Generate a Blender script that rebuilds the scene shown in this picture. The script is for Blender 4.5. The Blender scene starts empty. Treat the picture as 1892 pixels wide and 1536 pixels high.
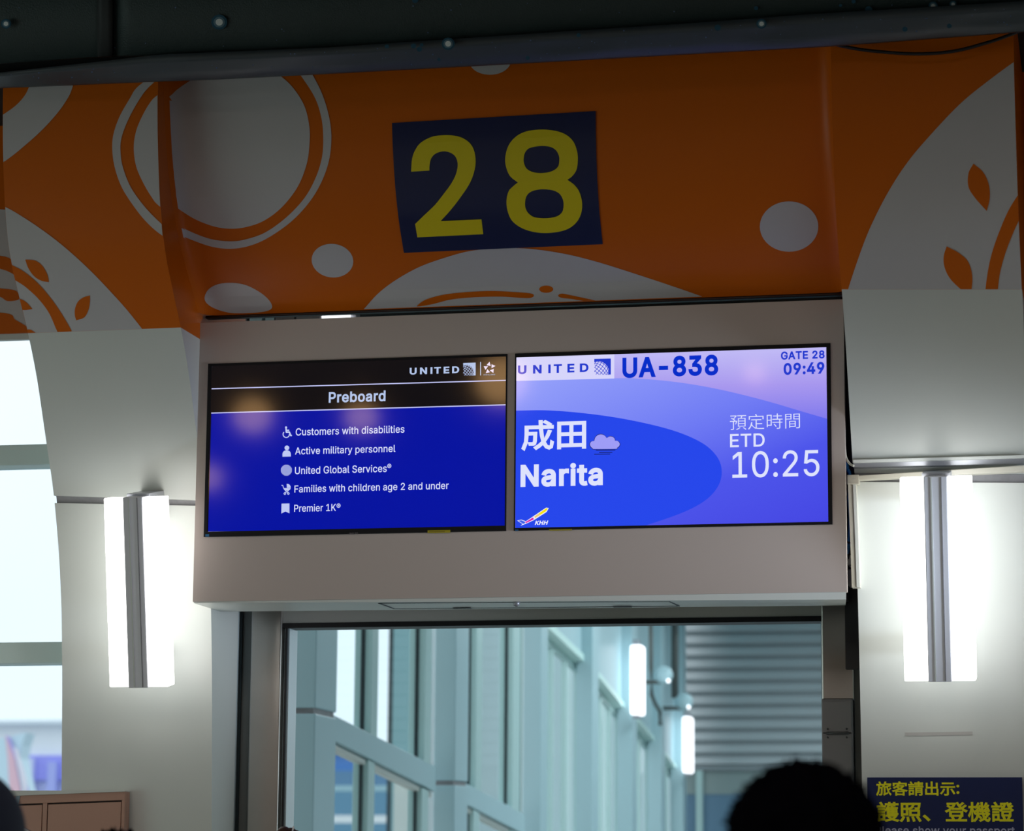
import bpy, bmesh, math, random
import numpy as np
from mathutils import Vector, Matrix
from mathutils.geometry import tessellate_polygon

S = bpy.context.scene
COL = S.collection
random.seed(7)

# ------------------------------------------------------------------ camera
CAM = np.array([1.5518, -8.1363, 1.6])
YAW, PITCH, ROLL, FPX = 0.21228, 0.16944, 0.007517, 5170.0
_cy, _sy, _cp, _sp = math.cos(YAW), math.sin(YAW), math.cos(PITCH), math.sin(PITCH)
_f = np.array([-_sy*_cp, _cy*_cp, _sp]); _r = np.array([_cy, _sy, 0.0]); _u = np.cross(_r, _f)
_cr, _sr = math.cos(ROLL), math.sin(ROLL)
CR, CU = _cr*_r + _sr*_u, -_sr*_r + _cr*_u
cam = bpy.data.cameras.new('camera'); camo = bpy.data.objects.new('camera', cam); COL.objects.link(camo)
M = Matrix.Identity(4)
for i in range(3):
    M[i][0], M[i][1], M[i][2], M[i][3] = CR[i], CU[i], -_f[i], CAM[i]
camo.matrix_world = M
cam.sensor_fit = 'HORIZONTAL'; cam.sensor_width = 36.0; cam.lens = FPX/1892*36.0
cam.clip_start = 0.1; cam.clip_end = 600
cam.dof.use_dof = True; cam.dof.focus_distance = 8.45; cam.dof.aperture_fstop = 4.6
S.camera = camo

# ------------------------------------------------------------------ colour management, world, hall lighting
S.view_settings.view_transform = 'Standard'; S.view_settings.look = 'None'
S.view_settings.exposure = 0.0; S.view_settings.gamma = 1.0; S.view_settings.use_curve_mapping = False
W = bpy.data.worlds.new('sky'); S.world = W; W.use_nodes = True
nt = W.node_tree; nt.nodes.clear()
bg = nt.nodes.new('ShaderNodeBackground'); wo = nt.nodes.new('ShaderNodeOutputWorld')
tc = nt.nodes.new('ShaderNodeTexCoord'); ns = nt.nodes.new('ShaderNodeTexNoise')
ns.inputs['Scale'].default_value = 2.2; ns.inputs['Detail'].default_value = 3
rp = nt.nodes.new('ShaderNodeValToRGB')
rp.color_ramp.elements[0].position = .38; rp.color_ramp.elements[0].color = (.80, .92, 1.0, 1)
rp.color_ramp.elements[1].position = .62; rp.color_ramp.elements[1].color = (.95, .98, 1, 1)
nt.links.new(tc.outputs['Generated'], ns.inputs['Vector']); nt.links.new(ns.outputs['Fac'], rp.inputs['Fac'])
nt.links.new(rp.outputs['Color'], bg.inputs['Color']); nt.links.new(bg.outputs[0], wo.inputs[0])
bg.inputs['Strength'].default_value = 1.3

def lin(c):
    c = c/255.0
    return c/12.92 if c <= .04045 else ((c+.055)/1.055)**2.4
def rgb(r, g, b): return (lin(r), lin(g), lin(b), 1.0)

def area(name, loc, rot, sx, sy, power, color):
    l = bpy.data.lights.new(name, 'AREA'); l.shape = 'RECTANGLE'; l.size = sx; l.size_y = sy
    l.energy = power; l.color = color
    o = bpy.data.objects.new(name, l); COL.objects.link(o); o.location = loc; o.rotation_euler = rot
    return o
HALL_POWER = 125
area('hall_ceiling_light', (-2.5, -8.0, 5.9), (math.radians(16), 0, 0), 5, 3, HALL_POWER, (1.0, .91, .84))
area('hall_ceiling_light', (5.0, -9.0, 5.9), (math.radians(14), 0, 0), 4, 3, HALL_POWER*.8, (1.0, .90, .85))
def aim(loc, to):
    return (Vector(to)-Vector(loc)).to_track_quat('-Z', 'Y').to_euler()
area('side_window_daylight', (-8.5, -6.0, 1.3), aim((-8.5, -6.0, 1.3), (0, 0, 3.0)), 5, 2.2, 80, (.76, 1.0, .94))
sl_ = bpy.data.lights.new('cabinet_fill_spot', 'SPOT'); sl_.energy = 430; sl_.color = (.76, .85, 1.0); sl_.spot_size = math.radians(23); sl_.spot_blend = 1.0; sl_.shadow_soft_size = .35  # narrow spot added to brighten the lower right of the display cabinet
so_ = bpy.data.objects.new('cabinet_fill_spot', sl_); COL.objects.link(so_); so_.location = (3.2, -.75, 2.3); so_.rotation_euler = aim((3.2, -.75, 2.3), (.66, 0, 2.60))
area('corridor_fill_light', (-.6, 11.5, 4.6), (0, 0, 0), 1.0, 6, 100, (.85, .96, 1.0))  # both corridor area lights are added to brighten it, no lamp known there
area('corridor_fill_light', (-1.2, 16, 4.4), (0, 0, 0), 1.0, 6, 60, (.85, .96, 1.0))

# ------------------------------------------------------------------ ray helpers (pixel of a 1892x1536 frame -> point on a real surface)
def ray(px, py): return _f + (px-946)/FPX*CR - (py-768)/FPX*CU
def aty(px, py, Y):
    d = ray(px, py); return CAM + d*((Y-CAM[1])/d[1])
def atx(px, py, X):
    d = ray(px, py); return CAM + d*((X-CAM[0])/d[0])
def atd(px, py, dist): return CAM + ray(px, py)*dist
PZ = [0, 1.0, 1.6, 1.8, 2.0, 2.26, 2.48, 2.65, 2.84, 3.01, 3.17, 3.29, 3.387, 3.457, 3.545, 3.67, 3.83, 3.99, 4.3, 5.2]
PY = [.255, .25, .245, .24, .225, .205, .178, .14, .075, -.015, -.096, -.178, -.262, -.323, -.375, -.41, -.439, -.453, -.46, -.46]
def smooth_interp(z, xs, ys):
    a = 0
    for w, o in ((.25, -.05), (.5, 0), (.25, .05)): a += w*np.interp(z+o, xs, ys)
    return float(a)
def P(x, z): return smooth_interp(z, PZ, PY)
FZ = [3.37, 3.45, 3.52, 3.60, 3.68, 3.80, 3.90, 3.97, 4.2, 5.2]
FY = [.045, -.055, -.135, -.205, -.255, -.305, -.328, -.345, -.36, -.36]
XL, XR = -1.196, .815
FR = .055
def Fs(x, z):
    y = smooth_interp(z, FZ, FY)
    dx = min(x-XL, XR-x)
    if dx < FR: y -= FR - math.sqrt(max(0, FR*FR-(FR-max(dx, 0))**2))
    return y
def hit(px, py, surf):
    y = 0.0
    for _ in range(25):
        p = aty(px, py, y); y = surf(p[0], p[2])
    return aty(px, py, y)

# ------------------------------------------------------------------ object helpers
def link(o, parent=None):
    COL.objects.link(o)
    if parent is not None: o.parent = parent
    return o
def tag(o, label=None, cat=None, group=None, kind=None):
    if label: o['label'] = label
    if cat: o['category'] = cat
    if group: o['group'] = group
    if kind: o['kind'] = kind
    return o
def empty(name, loc=(0, 0, 0)):
    o = bpy.data.objects.new(name, None); o.empty_display_size = .05; COL.objects.link(o); o.location = loc
    return o
def root(name, label, cat, group=None):
    return tag(empty(name), label, cat, group)
def struct_root(name, label=None):
    return tag(empty(name), label, None, None, 'structure')
def mesh(name, verts, faces, mat, parent=None, smooth=False, bevel=0, seg=2):
    me = bpy.data.meshes.new(name); me.from_pydata([tuple(map(float, v)) for v in verts], [], faces); me.update()
    bm = bmesh.new(); bm.from_mesh(me)
    bmesh.ops.recalc_face_normals(bm, faces=bm.faces)
    if bevel: bmesh.ops.bevel(bm, geom=list(bm.edges), offset=bevel, segments=seg, affect='EDGES', profile=.5, clamp_overlap=True)
    bm.to_mesh(me); bm.free()
    if mat: me.materials.append(mat)
    if smooth:
        for p in me.polygons: p.use_smooth = True
    return link(bpy.data.objects.new(name, me), parent)
BF = [(0, 1, 2, 3), (4, 7, 6, 5), (0, 4, 5, 1), (1, 5, 6, 2), (2, 6, 7, 3), (3, 7, 4, 0)]
def hexa(name, front4, back4, mat, parent=None, bevel=0):
    return mesh(name, list(front4)+list(back4), BF, mat, parent, bevel=bevel)
def box(name, x0, x1, y0, y1, z0, z1, mat, parent=None, bevel=0):
    f = [(x0, y0, z0), (x1, y0, z0), (x1, y0, z1), (x0, y0, z1)]
    b = [(x0, y1, z0), (x1, y1, z0), (x1, y1, z1), (x0, y1, z1)]
    return hexa(name, f, b, mat, parent, bevel)
def boxes(name, lst, mat, parent=None):
    vs, fs = [], []
    for (x0, x1, y0, y1, z0, z1) in lst:
        n = len(vs)
        vs += [(x0, y0, z0), (x1, y0, z0), (x1, y0, z1), (x0, y0, z1), (x0, y1, z0), (x1, y1, z0), (x1, y1, z1), (x0, y1, z1)]
        fs += [tuple(n+i for i in f) for f in BF]
    return mesh(name, vs, fs, mat, parent)
def extr(name, pts, vec, mat, parent=None, bevel=0, smooth=False):
    n = len(pts); v = [tuple(p) for p in pts] + [tuple(np.array(p)+np.array(vec)) for p in pts]
    fs = [tuple(range(n)), tuple(range(2*n-1, n-1, -1))] + [(i, (i+1) % n, n+(i+1) % n, n+i) for i in range(n)]
    return mesh(name, v, fs, mat, parent, smooth=smooth, bevel=bevel)
def tube(name, pts, r, mat, parent=None, n=10, smooth=True):
    pts = [Vector(p) for p in pts]; vs, fs = [], []
    for i, p in enumerate(pts):
        t = (pts[min(i+1, len(pts)-1)]-pts[max(i-1, 0)]).normalized()
        a = t.orthogonal().normalized() if abs(t.z) > .9 else t.cross(Vector((0, 0, 1))).normalized()
        b = t.cross(a).normalized()
        rr = r[i] if isinstance(r, (list, tuple)) else r
        for k in range(n):
            an = 2*math.pi*k/n; vs.append(p + a*math.cos(an)*rr + b*math.sin(an)*rr)
    for i in range(len(pts)-1):
        for k in range(n):
            fs.append((i*n+k, i*n+(k+1) % n, (i+1)*n+(k+1) % n, (i+1)*n+k))
    fs += [tuple(range(n)), tuple(range((len(pts)-1)*n, len(pts)*n))]
    return mesh(name, vs, fs, mat, parent, smooth=smooth)
def catmull(ctrl, seg=8, closed=True):
    n = len(ctrl); out = []
    for i in range(n if closed else n-1):
        q = [ctrl[(i-1) % n], ctrl[i], ctrl[(i+1) % n], ctrl[(i+2) % n]]
        if not closed:
            if i == 0: q[0] = ctrl[0]
            if i == n-2: q[3] = ctrl[n-1]
        p1, p2 = np.array(q[1][:2], float), np.array(q[2][:2], float)
        p0 = p1 - (p2-p1) if len(q[1]) > 2 else np.array(q[0][:2], float)
        p3 = p2 + (p2-p1) if len(q[2]) > 2 else np.array(q[3][:2], float)
        if len(q[1]) > 2 and len(q[2]) > 2: out.append(tuple(p1)); continue
        for k in range(seg):
            t = k/seg
            v = .5*((2*p1)+(-p0+p2)*t+(2*p0-5*p1+4*p2-p3)*t*t+(-p0+3*p1-3*p2+p3)*t**3)
            out.append(tuple(v))
    if not closed: out.append(tuple(ctrl[-1][:2]))
    return out
def tf(pts, sc, ox, oy): return [((p[0]/sc+ox, p[1]/sc+oy) + tuple(p[2:])) for p in pts]
def ell(cx, cy, rx, ry, n=48, a=0):
    c, s = math.cos(a), math.sin(a)
    return [(cx+rx*math.cos(t)*c-ry*math.sin(t)*s, cy+rx*math.cos(t)*s+ry*math.sin(t)*c) for t in [2*math.pi*k/n for k in range(n)]]
def tri2d(loops, bm, conv):
    """loops: list of lists of 2-D points, holes included; adds triangles to bm"""
    L3 = [[Vector((p[0], p[1], 0)) for p in lp] for lp in loops]
    tris = tessellate_polygon(L3)
    flat = [p for lp in L3 for p in lp]
    vs = [bm.verts.new(conv(p.x, p.y)) for p in flat]
    for t in tris:
        try: bm.faces.new([vs[i] for i in t])
        except ValueError: pass
def decal(name, loops, surf, mat, parent, eps=.0015, clip=(), step=.02, px=True):
    """print a flat shape on a curved surface: loops of pixels (or x,z), cut by planes, then laid on the surface"""
    bm = bmesh.new()
    for group in (loops if isinstance(loops[0][0][0], (list, tuple)) else [loops]):
        g = []
        for lp in group:
            if px: g.append([(lambda h: (h[0], h[2]))(hit(p[0], p[1], surf)) for p in lp])
            else: g.append(lp)
        tri2d(g, bm, lambda x, z: (x, 0, z))
    for (co, no) in clip:
        bmesh.ops.bisect_plane(bm, geom=list(bm.verts)+list(bm.edges)+list(bm.faces), plane_co=co, plane_no=no, clear_outer=True)
    if not bm.faces: bm.free(); return None
    zs = [v.co.z for v in bm.verts]; xs = [v.co.x for v in bm.verts]
    if step:
        z = math.floor(min(zs)/step)*step + step
        while z < max(zs):
            bmesh.ops.bisect_plane(bm, geom=list(bm.verts)+list(bm.edges)+list(bm.faces), plane_co=(0, 0, z), plane_no=(0, 0, 1)); z += step
        if surf is Fs:
            for q in [XL+FR*k/6 for k in range(1, 7)]+[XR-FR*k/6 for k in range(1, 7)]:
                if min(xs) < q < max(xs):
                    bmesh.ops.bisect_plane(bm, geom=list(bm.verts)+list(bm.edges)+list(bm.faces), plane_co=(q, 0, 0), plane_no=(1, 0, 0))
    for v in bm.verts: v.co.y = surf(v.co.x, v.co.z) - eps
    bmesh.ops.remove_doubles(bm, verts=bm.verts, dist=1e-6)
    bm.normal_update()
    for f in bm.faces:
        if f.normal.y > 0: f.normal_flip()
        f.smooth = True
    me = bpy.data.meshes.new(name); bm.to_mesh(me); bm.free(); me.materials.append(mat)
    return link(bpy.data.objects.new(name, me), parent)
def clipx(lo, hi): return [((lo, 0, 0), (-1, 0, 0)), ((hi, 0, 0), (1, 0, 0))]

# ------------------------------------------------------------------ materials
MATS = {}
def mat(name, color, rough=.5, metal=0, spec=.5, emis=None, estr=0, noise=0, nscale=8, bump=0, bscale=60, coat=0):
    if name in MATS: return MATS[name]
    m = bpy.data.materials.new(name); m.use_nodes = True; t = m.node_tree; b = t.nodes['Principled BSDF']
    b.inputs['Base Color'].default_value = color; b.inputs['Roughness'].default_value = rough
    b.inputs['Metallic'].default_value = metal; b.inputs['Specular IOR Level'].default_value = spec
    b.inputs['Coat Weight'].default_value = coat
    if emis: b.inputs['Emission Color'].default_value = emis; b.inputs['Emission Strength'].default_value = estr
    if noise or bump:
        g = t.nodes.new('ShaderNodeTexCoord')
    if noise:
        n = t.nodes.new('ShaderNodeTexNoise'); n.inputs['Scale'].default_value = nscale; n.inputs['Detail'].default_value = 5
        r = t.nodes.new('ShaderNodeMapRange'); r.inputs['To Min'].default_value = 1-noise; r.inputs['To Max'].default_value = 1+noise
        x = t.nodes.new('ShaderNodeVectorMath'); x.operation = 'SCALE'; x.inputs[0].default_value = color[:3]
        t.links.new(g.outputs['Object'], n.inputs['Vector']); t.links.new(n.outputs['Fac'], r.inputs['Value'])
        t.links.new(r.outputs[0], x.inputs['Scale']); t.links.new(x.outputs[0], b.inputs['Base Color'])
    if bump:
        n = t.nodes.new('ShaderNodeTexNoise'); n.inputs['Scale'].default_value = bscale
        u = t.nodes.new('ShaderNodeBump'); u.inputs['Strength'].default_value = bump; u.inputs['Distance'].default_value = .002
        t.links.new(g.outputs['Object'], n.inputs['Vector']); t.links.new(n.outputs['Fac'], u.inputs['Height'])
        t.links.new(u.outputs[0], b.inputs['Normal'])
    MATS[name] = m
    return m
def glow(name, r, g, b, k=1.0, rough=.055, base=(.006, .006, .008, 1)):
    return mat(name, base, rough, spec=.5, emis=rgb(r, g, b), estr=k)
ORANGE = mat('orange_vinyl', (.63, .128, .0, 1), .38, spec=.25, noise=.03, nscale=3)
GREY = mat('pale_grey_vinyl', (.56, .55, .56, 1), .36, noise=.03, nscale=3)
NAVY = mat('navy_vinyl', (.004, .012, .075, 1), .3)
YELLOW = mat('yellow_vinyl', (.80, .66, .0, 1), .4)
WHITE = mat('white_cladding', (.66, .695, .655, 1), .38, noise=.05, nscale=2.5)
WHITE2 = mat('white_box_paint', (.53, .45, .405, 1), .42, noise=.02, nscale=2)
SEAM = mat('grey_seam', (.25, .25, .26, 1), .5, noise=.35, nscale=30)
ALU = mat('brushed_aluminium', (.42, .44, .48, 1), .34, metal=.55, noise=.05, nscale=6)
STEEL = mat('brushed_steel', (.60, .57, .53, 1), .34, metal=1.0, noise=.1, nscale=7, bump=.15, bscale=25)
BLACK = mat('black_rubber', (.006, .006, .008, 1), .45)
BEZEL = mat('black_bezel', (.006, .006, .008, 1), .5, spec=.2)
DARK = mat('dark_void', (.012, .012, .013, 1), .8)
CREAM = mat('cream_plastic', (.66, .64, .54, 1), .4)
LAMP = mat('lit_diffuser', (.9, .9, .9, 1), .4, emis=(1.0, .98, .955, 1), estr=4.0)
LAMP2 = mat('lit_tube', (.9, .9, .9, 1), .4, emis=(.93, .95, 1.0, 1), estr=1.7)
TEALPAINT = mat('teal_white_paint', (.50, .60, .61, 1), .4, noise=.04, nscale=1.5)
LILAC = mat('corridor_panel_paint', (.43, .62, .67, 1), .4, noise=.04, nscale=1.5)
DARKGREY = mat('corridor_dark_paint', (.10, .115, .11, 1), .5)
MULL = mat('mullion_paint', (.50, .70, .69, 1), .35)
GASK = mat('gasket', (.03, .045, .05, 1), .6)
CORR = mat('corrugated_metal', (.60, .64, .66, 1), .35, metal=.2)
CORRD = mat('corrugated_metal_shaded', (.27, .31, .33, 1), .45, metal=.2)  # darker copy of the rib metal, shade of the valleys put into the colour
BLUE = mat('blue_cable', (.01, .20, .55, 1), .4)
GREYBOX = mat('grey_panel_paint', (.21, .20, .20, 1), .45, noise=.03, nscale=4)
PINK = mat('salmon_laminate', (.50, .29, .215, 1), .4, noise=.04, nscale=6)
FABRIC = mat('starry_fabric', (.022, .040, .040, 1), .55, noise=.25, nscale=2, bump=.6, bscale=240)
FABRIC2 = mat('starry_fabric_hem', (.042, .055, .065, 1), .38, noise=.3, nscale=3)
STARW = mat('star_print_white', (.9, .95, .95, 1), .6)
STARB = mat('star_print_blue', (.02, .10, .17, 1), .6)
STARD = mat('star_print_dim', (.035, .06, .12, 1), .6)
HALL = mat('hall_wall_paint', (.42, .38, .35, 1), .6)
FLOORM = mat('terrazzo_floor', (.42, .41, .39, 1), .25, noise=.15, nscale=40)
def glassmat(name, tint, gl=.08, rough=.02):
    m = bpy.data.materials.new(name); m.use_nodes = True; t = m.node_tree; t.nodes.clear()
    o = t.nodes.new('ShaderNodeOutputMaterial'); a = t.nodes.new('ShaderNodeBsdfTransparent'); g = t.nodes.new('ShaderNodeBsdfGlossy')
    x = t.nodes.new('ShaderNodeMixShader'); x.inputs[0].default_value = gl; a.inputs[0].default_value = tint
    g.inputs['Roughness'].default_value = rough
    t.links.new(a.outputs[0], x.inputs[1]); t.links.new(g.outputs[0], x.inputs[2]); t.links.new(x.outputs[0], o.inputs[0])
    return m
GLASS = glassmat('window_glass', (.93, .98, 1, 1), .05)
GLASS2 = glassmat('green_glass', (.94, .985, .99, 1), .08)

# ------------------------------------------------------------------ the hall (room shell)
box('floor', -10, 12, -22, .5, -.1, 0, FLOORM)['kind'] = 'structure'
tag(box('ceiling', -10, 12, -22, .8, 6.4, 6.5, HALL), kind='structure')
tag(box('wall_back', -10, 12, -22.2, -22, 0, 6.4, HALL), kind='structure')
tag(box('wall_left', -10.2, -10, -22, .8, 0, 6.4, HALL), kind='structure')
tag(box('wall_right', 12, 12.2, -22, .8, 0, 6.4, HALL), kind='structure')

# ------------------------------------------------------------------ curved columns
def zpos(px, py, X):
    """height of a column edge seen at this pixel"""
    if X > 1.2:
        p = hit(px, py, P); q = hit(px-100, py, P); return float(p[2])
    return float(atx(px, py, X)[2])
def panel(name, xa, xb, z0a, z0b, z1a, z1b, surf, mt, parent, yb=.46, off=0, dz=.04, smooth=True, nx=1):
    """curved slab: front follows surf between a lower and an upper edge that may run slightly out of level"""
    nz = max(2, int(abs(z1a-z0a)/dz)); vs, fs = [], []
    for i in range(nz+1):
        for j in range(nx+1):
            u = j/nx; x = xa+(xb-xa)*u
            za = z0a+(z0b-z0a)*u; zb = z1a+(z1b-z1a)*u; z = za+(zb-za)*i/nz
            vs.append((x, surf(x, z)+off, z))
    nf = len(vs); w = nx+1
    for i in range(nz+1):
        for j in (0, nx):
            v = vs[i*w+j]; vs.append((v[0], max(yb, v[1]+.02), v[2]))
    front = [(i*w+j, i*w+j+1, (i+1)*w+j+1, (i+1)*w+j) for i in range(nz) for j in range(nx)]
    fs += front
    for i in range(nz):
        fs.append((i*w, (i+1)*w, nf+2*(i+1), nf+2*i))
        fs.append((i*w+nx, (i+1)*w+nx, nf+2*(i+1)+1, nf+2*i+1))
        fs.append((nf+2*i, nf+2*i+1, nf+2*(i+1)+1, nf+2*(i+1)))
    for i in (0, nz):
        fs.append(tuple(i*w+j for j in range(w)) + (nf+2*i+1, nf+2*i))
    o = mesh(name, vs, fs, mt, parent)
    if smooth:
        for k, p in enumerate(o.data.polygons):
            if k < len(front): p.use_smooth = True
        try: o.data.set_sharp_from_angle(angle=math.radians(35))
        except Exception: pass
    return o

LX0, LX1 = -1.69, XL
RX0, RX1 = XR, 1.327
lcol = struct_root('wall_column_left', 'curved white column left of the display, orange print above, lit sconce on it')
zbl, zbr = zpos(50, 615, LX0), zpos(335, 606, LX1)
s0a, s0b = zpos(107, 932, LX0), zpos(361, 927.5, LX1)
s1a, s1b = zpos(105, 918, LX0), zpos(361, 917.5, LX1)
panel('upper_cladding', LX0, LX1, zbl, zbr, 5.2, 5.2, P, ORANGE, lcol)
panel('middle_cladding', LX0, LX1, s1a, s1b, zbl, zbr, P, WHITE, lcol)
panel('seam_strip', LX0+.004, LX1-.004, s0a, s0b, s1a, s1b, P, SEAM, lcol, off=.010)
panel('lower_cladding', LX0, LX1, 0, 0, s0a, s0b, P, WHITE, lcol)

rcol = struct_root('wall_column_right', 'curved white column right of the display, big grey print above, lit sconce on it')
rbl, rbr = zpos(1563, 552, RX0), zpos(1888, 535, RX1)
t1a, t1b = zpos(1574, 853, RX0), zpos(1889, 846, RX1)
q1a, q1b = zpos(1583, 884, RX0), zpos(1889, 876, RX1)
q0a, q0b = zpos(1583, 900, RX0), zpos(1889, 893, RX1)
panel('upper_cladding', RX0, RX1, rbl, rbr, 5.2, 5.2, P, ORANGE, rcol)
panel('middle_cladding', RX0, RX1, t1a, t1b, rbl, rbr, P, WHITE, rcol)
panel('recessed_band', RX0+.003, RX1, q1a, q1b, t1a, t1b, P, WHITE, rcol, off=.012)
panel('seam_strip', RX0+.004, RX1-.004, q0a, q0b, q1a, q1b, P, SEAM, rcol, off=.010)
panel('lower_cladding', RX0, RX1, 0, 0, q0a, q0b, P, WHITE, rcol)
# metal edge trim of the right column
def strip_on(name, xa, xb, za0, zb0, za1, zb1, dep, mt, parent, surf=P, back=.0, bevel=0):
    f = [(xa, surf(xa, za0)-dep, za0), (xb, surf(xb, zb0)-dep, zb0), (xb, surf(xb, zb1)-dep, zb1), (xa, surf(xa, za1)-dep, za1)]
    b = [(x, y+dep+back, z) for x, y, z in f]
    return hexa(name, f, b, mt, parent, bevel)
strip_on('edge_trim', RX0+.002, RX1, zpos(1576, 866, RX0), zpos(1889, 859, RX1), t1a, t1b, .012, ALU, rcol, back=.01, bevel=.002)
strip_on('edge_bead', RX0+.002, RX1, t1a-.004, t1b-.004, t1a+.005, t1b+.005, .020, WHITE, rcol, bevel=.002)

# printed graphics of the left column
cl = clipx(LX0+.001, LX1-.001) + [((LX0, 0, zbl), ((zbr-zbl), 0, -(LX1-LX0)))]
c8 = lambda pts: tf(pts, 3.0725, 0, 120)
c1 = lambda pts: tf(pts, 2.4, 0, 0)
c2 = lambda pts: tf(pts, 2.4, 600, 0)
c3 = lambda pts: tf(pts, 2.4, 1252, 0)
def pd(name, ctrl, surf, m, parent, clip, eps=.0015, holes=(), seg=8):
    return decal(name, [catmull(ctrl, seg)]+[catmull(h, seg) for h in holes], surf, m, parent, eps, clip)
pd('ring_print', c8([(430, 60, 1), (410, 135), (385, 190), (330, 270), (240, 370), (140, 460), (60, 525), (0, 565), (-60, 590, 1), (-60, 330, 1), (0, 295), (80, 240), (130, 190), (160, 140), (185, 60, 1)]), P, GREY, lcol, cl)
pd('ring_print', c1([(840, 250, 1), (700, 325), (612, 385), (575, 440), (530, 520), (503, 600), (499, 670), (510, 745), (540, 830), (590, 910), (650, 985), (720, 1045), (800, 1080, 1), (800, 1040, 1), (740, 1010), (705, 983), (640, 915), (580, 830), (545, 740), (535, 670), (540, 610), (570, 530), (620, 440), (668, 380), (760, 310), (850, 275, 1)]), P, GREY, lcol, cl)
pd('disc_print', c1([(800, 360, 1), (700, 422), (660, 465), (620, 540), (600, 600), (594, 665), (605, 740), (635, 810), (670, 870), (704, 912), (800, 980, 1)]), P, GREY, lcol, cl)
pd('hill_print', c8([(-80, 760, 1), (0, 795), (60, 822), (140, 870), (230, 930), (330, 1005), (430, 1090), (530, 1185), (630, 1290), (720, 1390), (808, 1500), (870, 1580, 1), (-80, 1700, 1)]), P, GREY, lcol, cl)
pd('arc_print', c8([(-60, 1075, 1), (0, 1095), (75, 1140), (130, 1170), (200, 1225), (270, 1300), (340, 1395), (405, 1505), (440, 1580, 1), (365, 1580, 1), (325, 1510), (280, 1410), (220, 1330), (150, 1265), (95, 1228), (0, 1170), (-60, 1150, 1)]), P, ORANGE, lcol, cl, .003)
pd('leaf_print', c8([(145, 1107, 1), (200, 1112), (240, 1140), (270, 1190), (280, 1235, 1), (240, 1228), (200, 1205), (165, 1160)]), P, ORANGE, lcol, cl, .003)
pd('leaf_print', c8([(513, 1310, 1), (512, 1350), (503, 1395), (480, 1435), (435, 1452, 1), (427, 1425), (428, 1385), (445, 1345), (475, 1322)]), P, ORANGE, lcol, cl, .003)
pd('leaf_print', c8([(60, 1320, 1), (110, 1328), (150, 1348), (187, 1388, 1), (130, 1393), (60, 1370, 1)]), P, ORANGE, lcol, cl, .003)
pd('leaf_print', c8([(130, 1510, 1), (170, 1504), (205, 1522, 1), (150, 1535, 1)]), P, ORANGE, lcol, cl, .003)

# printed graphics of the right column
cr = clipx(RX0+.001, RX1-.001) + [((RX0, 0, rbl), ((rbr-rbl), 0, -(RX1-RX0)))]
pd('hill_print', c3([(735, 1400, 1), (745, 1325), (790, 1180), (850, 1020), (930, 860), (1020, 720), (1130, 590), (1260, 455), (1390, 350), (1512, 262), (1620, 200, 1), (1620, 1500, 1)]), P, GREY, rcol, cr)
pd('leaf_print', c3([(1312, 727, 1), (1290, 770), (1290, 830), (1320, 880), (1371, 937, 1), (1384, 880), (1380, 820), (1355, 765)]), P, ORANGE, rcol, cr, .003)
pd('leaf_print', c3([(1193, 1094, 1), (1180, 1140), (1185, 1190), (1215, 1245), (1285, 1310, 1), (1300, 1300), (1307, 1230), (1290, 1165), (1250, 1125)]), P, ORANGE, rcol, cr, .003)
pd('stem_print', c3([(1560, 790, 1), (1523, 845), (1470, 930), (1430, 1020), (1395, 1120), (1375, 1210), (1365, 1287), (1360, 1330, 1), (1415, 1330, 1), (1420, 1286), (1430, 1210), (1455, 1120), (1490, 1030), (1523, 960), (1560, 880, 1)]), P, ORANGE, rcol, cr, .003)

# ------------------------------------------------------------------ the orange fascia between the columns, with the gate number
fas = struct_root('wall_fascia', 'curved orange fascia with grey circles and the gate number over the display')
xs = [XL+FR*k/6 for k in range(7)] + [XR-FR*k/6 for k in range(6, -1, -1)]
zs = [3.372+.025*k for k in range(26)] + [4.1, 4.3, 4.6, 5.2]
vs, fs = [], []
for z in zs:
    for x in xs: vs.append((x, Fs(x, z), z))
w = len(xs)
for i in range(len(zs)-1):
    for j in range(w-1): fs.append((i*w+j, i*w+j+1, (i+1)*w+j+1, (i+1)*w+j))
fo = mesh('fascia_panel', vs, fs, ORANGE, fas, smooth=True)
box('bottom_lip', XL+.004, XR-.004, .034, .062, 3.3655, 3.375, mat('shaded_orange_lip', (.035, .012, .01, 1), .4), fas, .003)  # dark maroon puts the shade under the curled fascia edge into the colour
cf = clipx(XL+.004, XR-.002) + [((0, 0, 3.374), (0, 0, -1))]
pd('disc_print', c1([(690, 430, 1), (745, 432), (790, 395), (850, 355), (930, 315), (1060, 290), (1180, 305), (1240, 335), (1300, 390), (1350, 470), (1372, 560), (1373, 640), (1360, 730), (1320, 830), (1250, 920), (1170, 980), (1090, 1008), (1020, 1015), (950, 1005), (870, 975), (800, 932), (738, 885), (680, 840, 1)]), Fs, GREY, fas, cf)
pd('ring_print', c1([(1330, 250, 1), (1385, 330), (1430, 420), (1460, 520), (1470, 610), (1460, 710), (1425, 810), (1370, 900), (1290, 985), (1190, 1055), (1110, 1090), (1030, 1104), (950, 1097), (870, 1072), (765, 1027), (690, 985, 1), (690, 940, 1), (757, 982), (850, 1030), (940, 1062), (1030, 1071), (1100, 1060), (1180, 1030), (1270, 965), (1350, 880), (1400, 790), (1428, 700), (1434, 610), (1425, 520), (1395, 430), (1330, 330), (1270, 260, 1)]), Fs, GREY, fas, cf)
decal('dot_print', [ell(614.5, 482, 38.5, 31, a=.12)], Fs, GREY, fas, clip=cf)
pd('dot_print', c1([(908, 1320), (925, 1285), (965, 1262), (1025, 1255), (1090, 1265), (1150, 1295), (1190, 1328), (1207, 1358), (1195, 1376), (1150, 1386), (1080, 1390), (1020, 1388), (960, 1372), (920, 1348)]), Fs, GREY, fas, cf)
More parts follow.
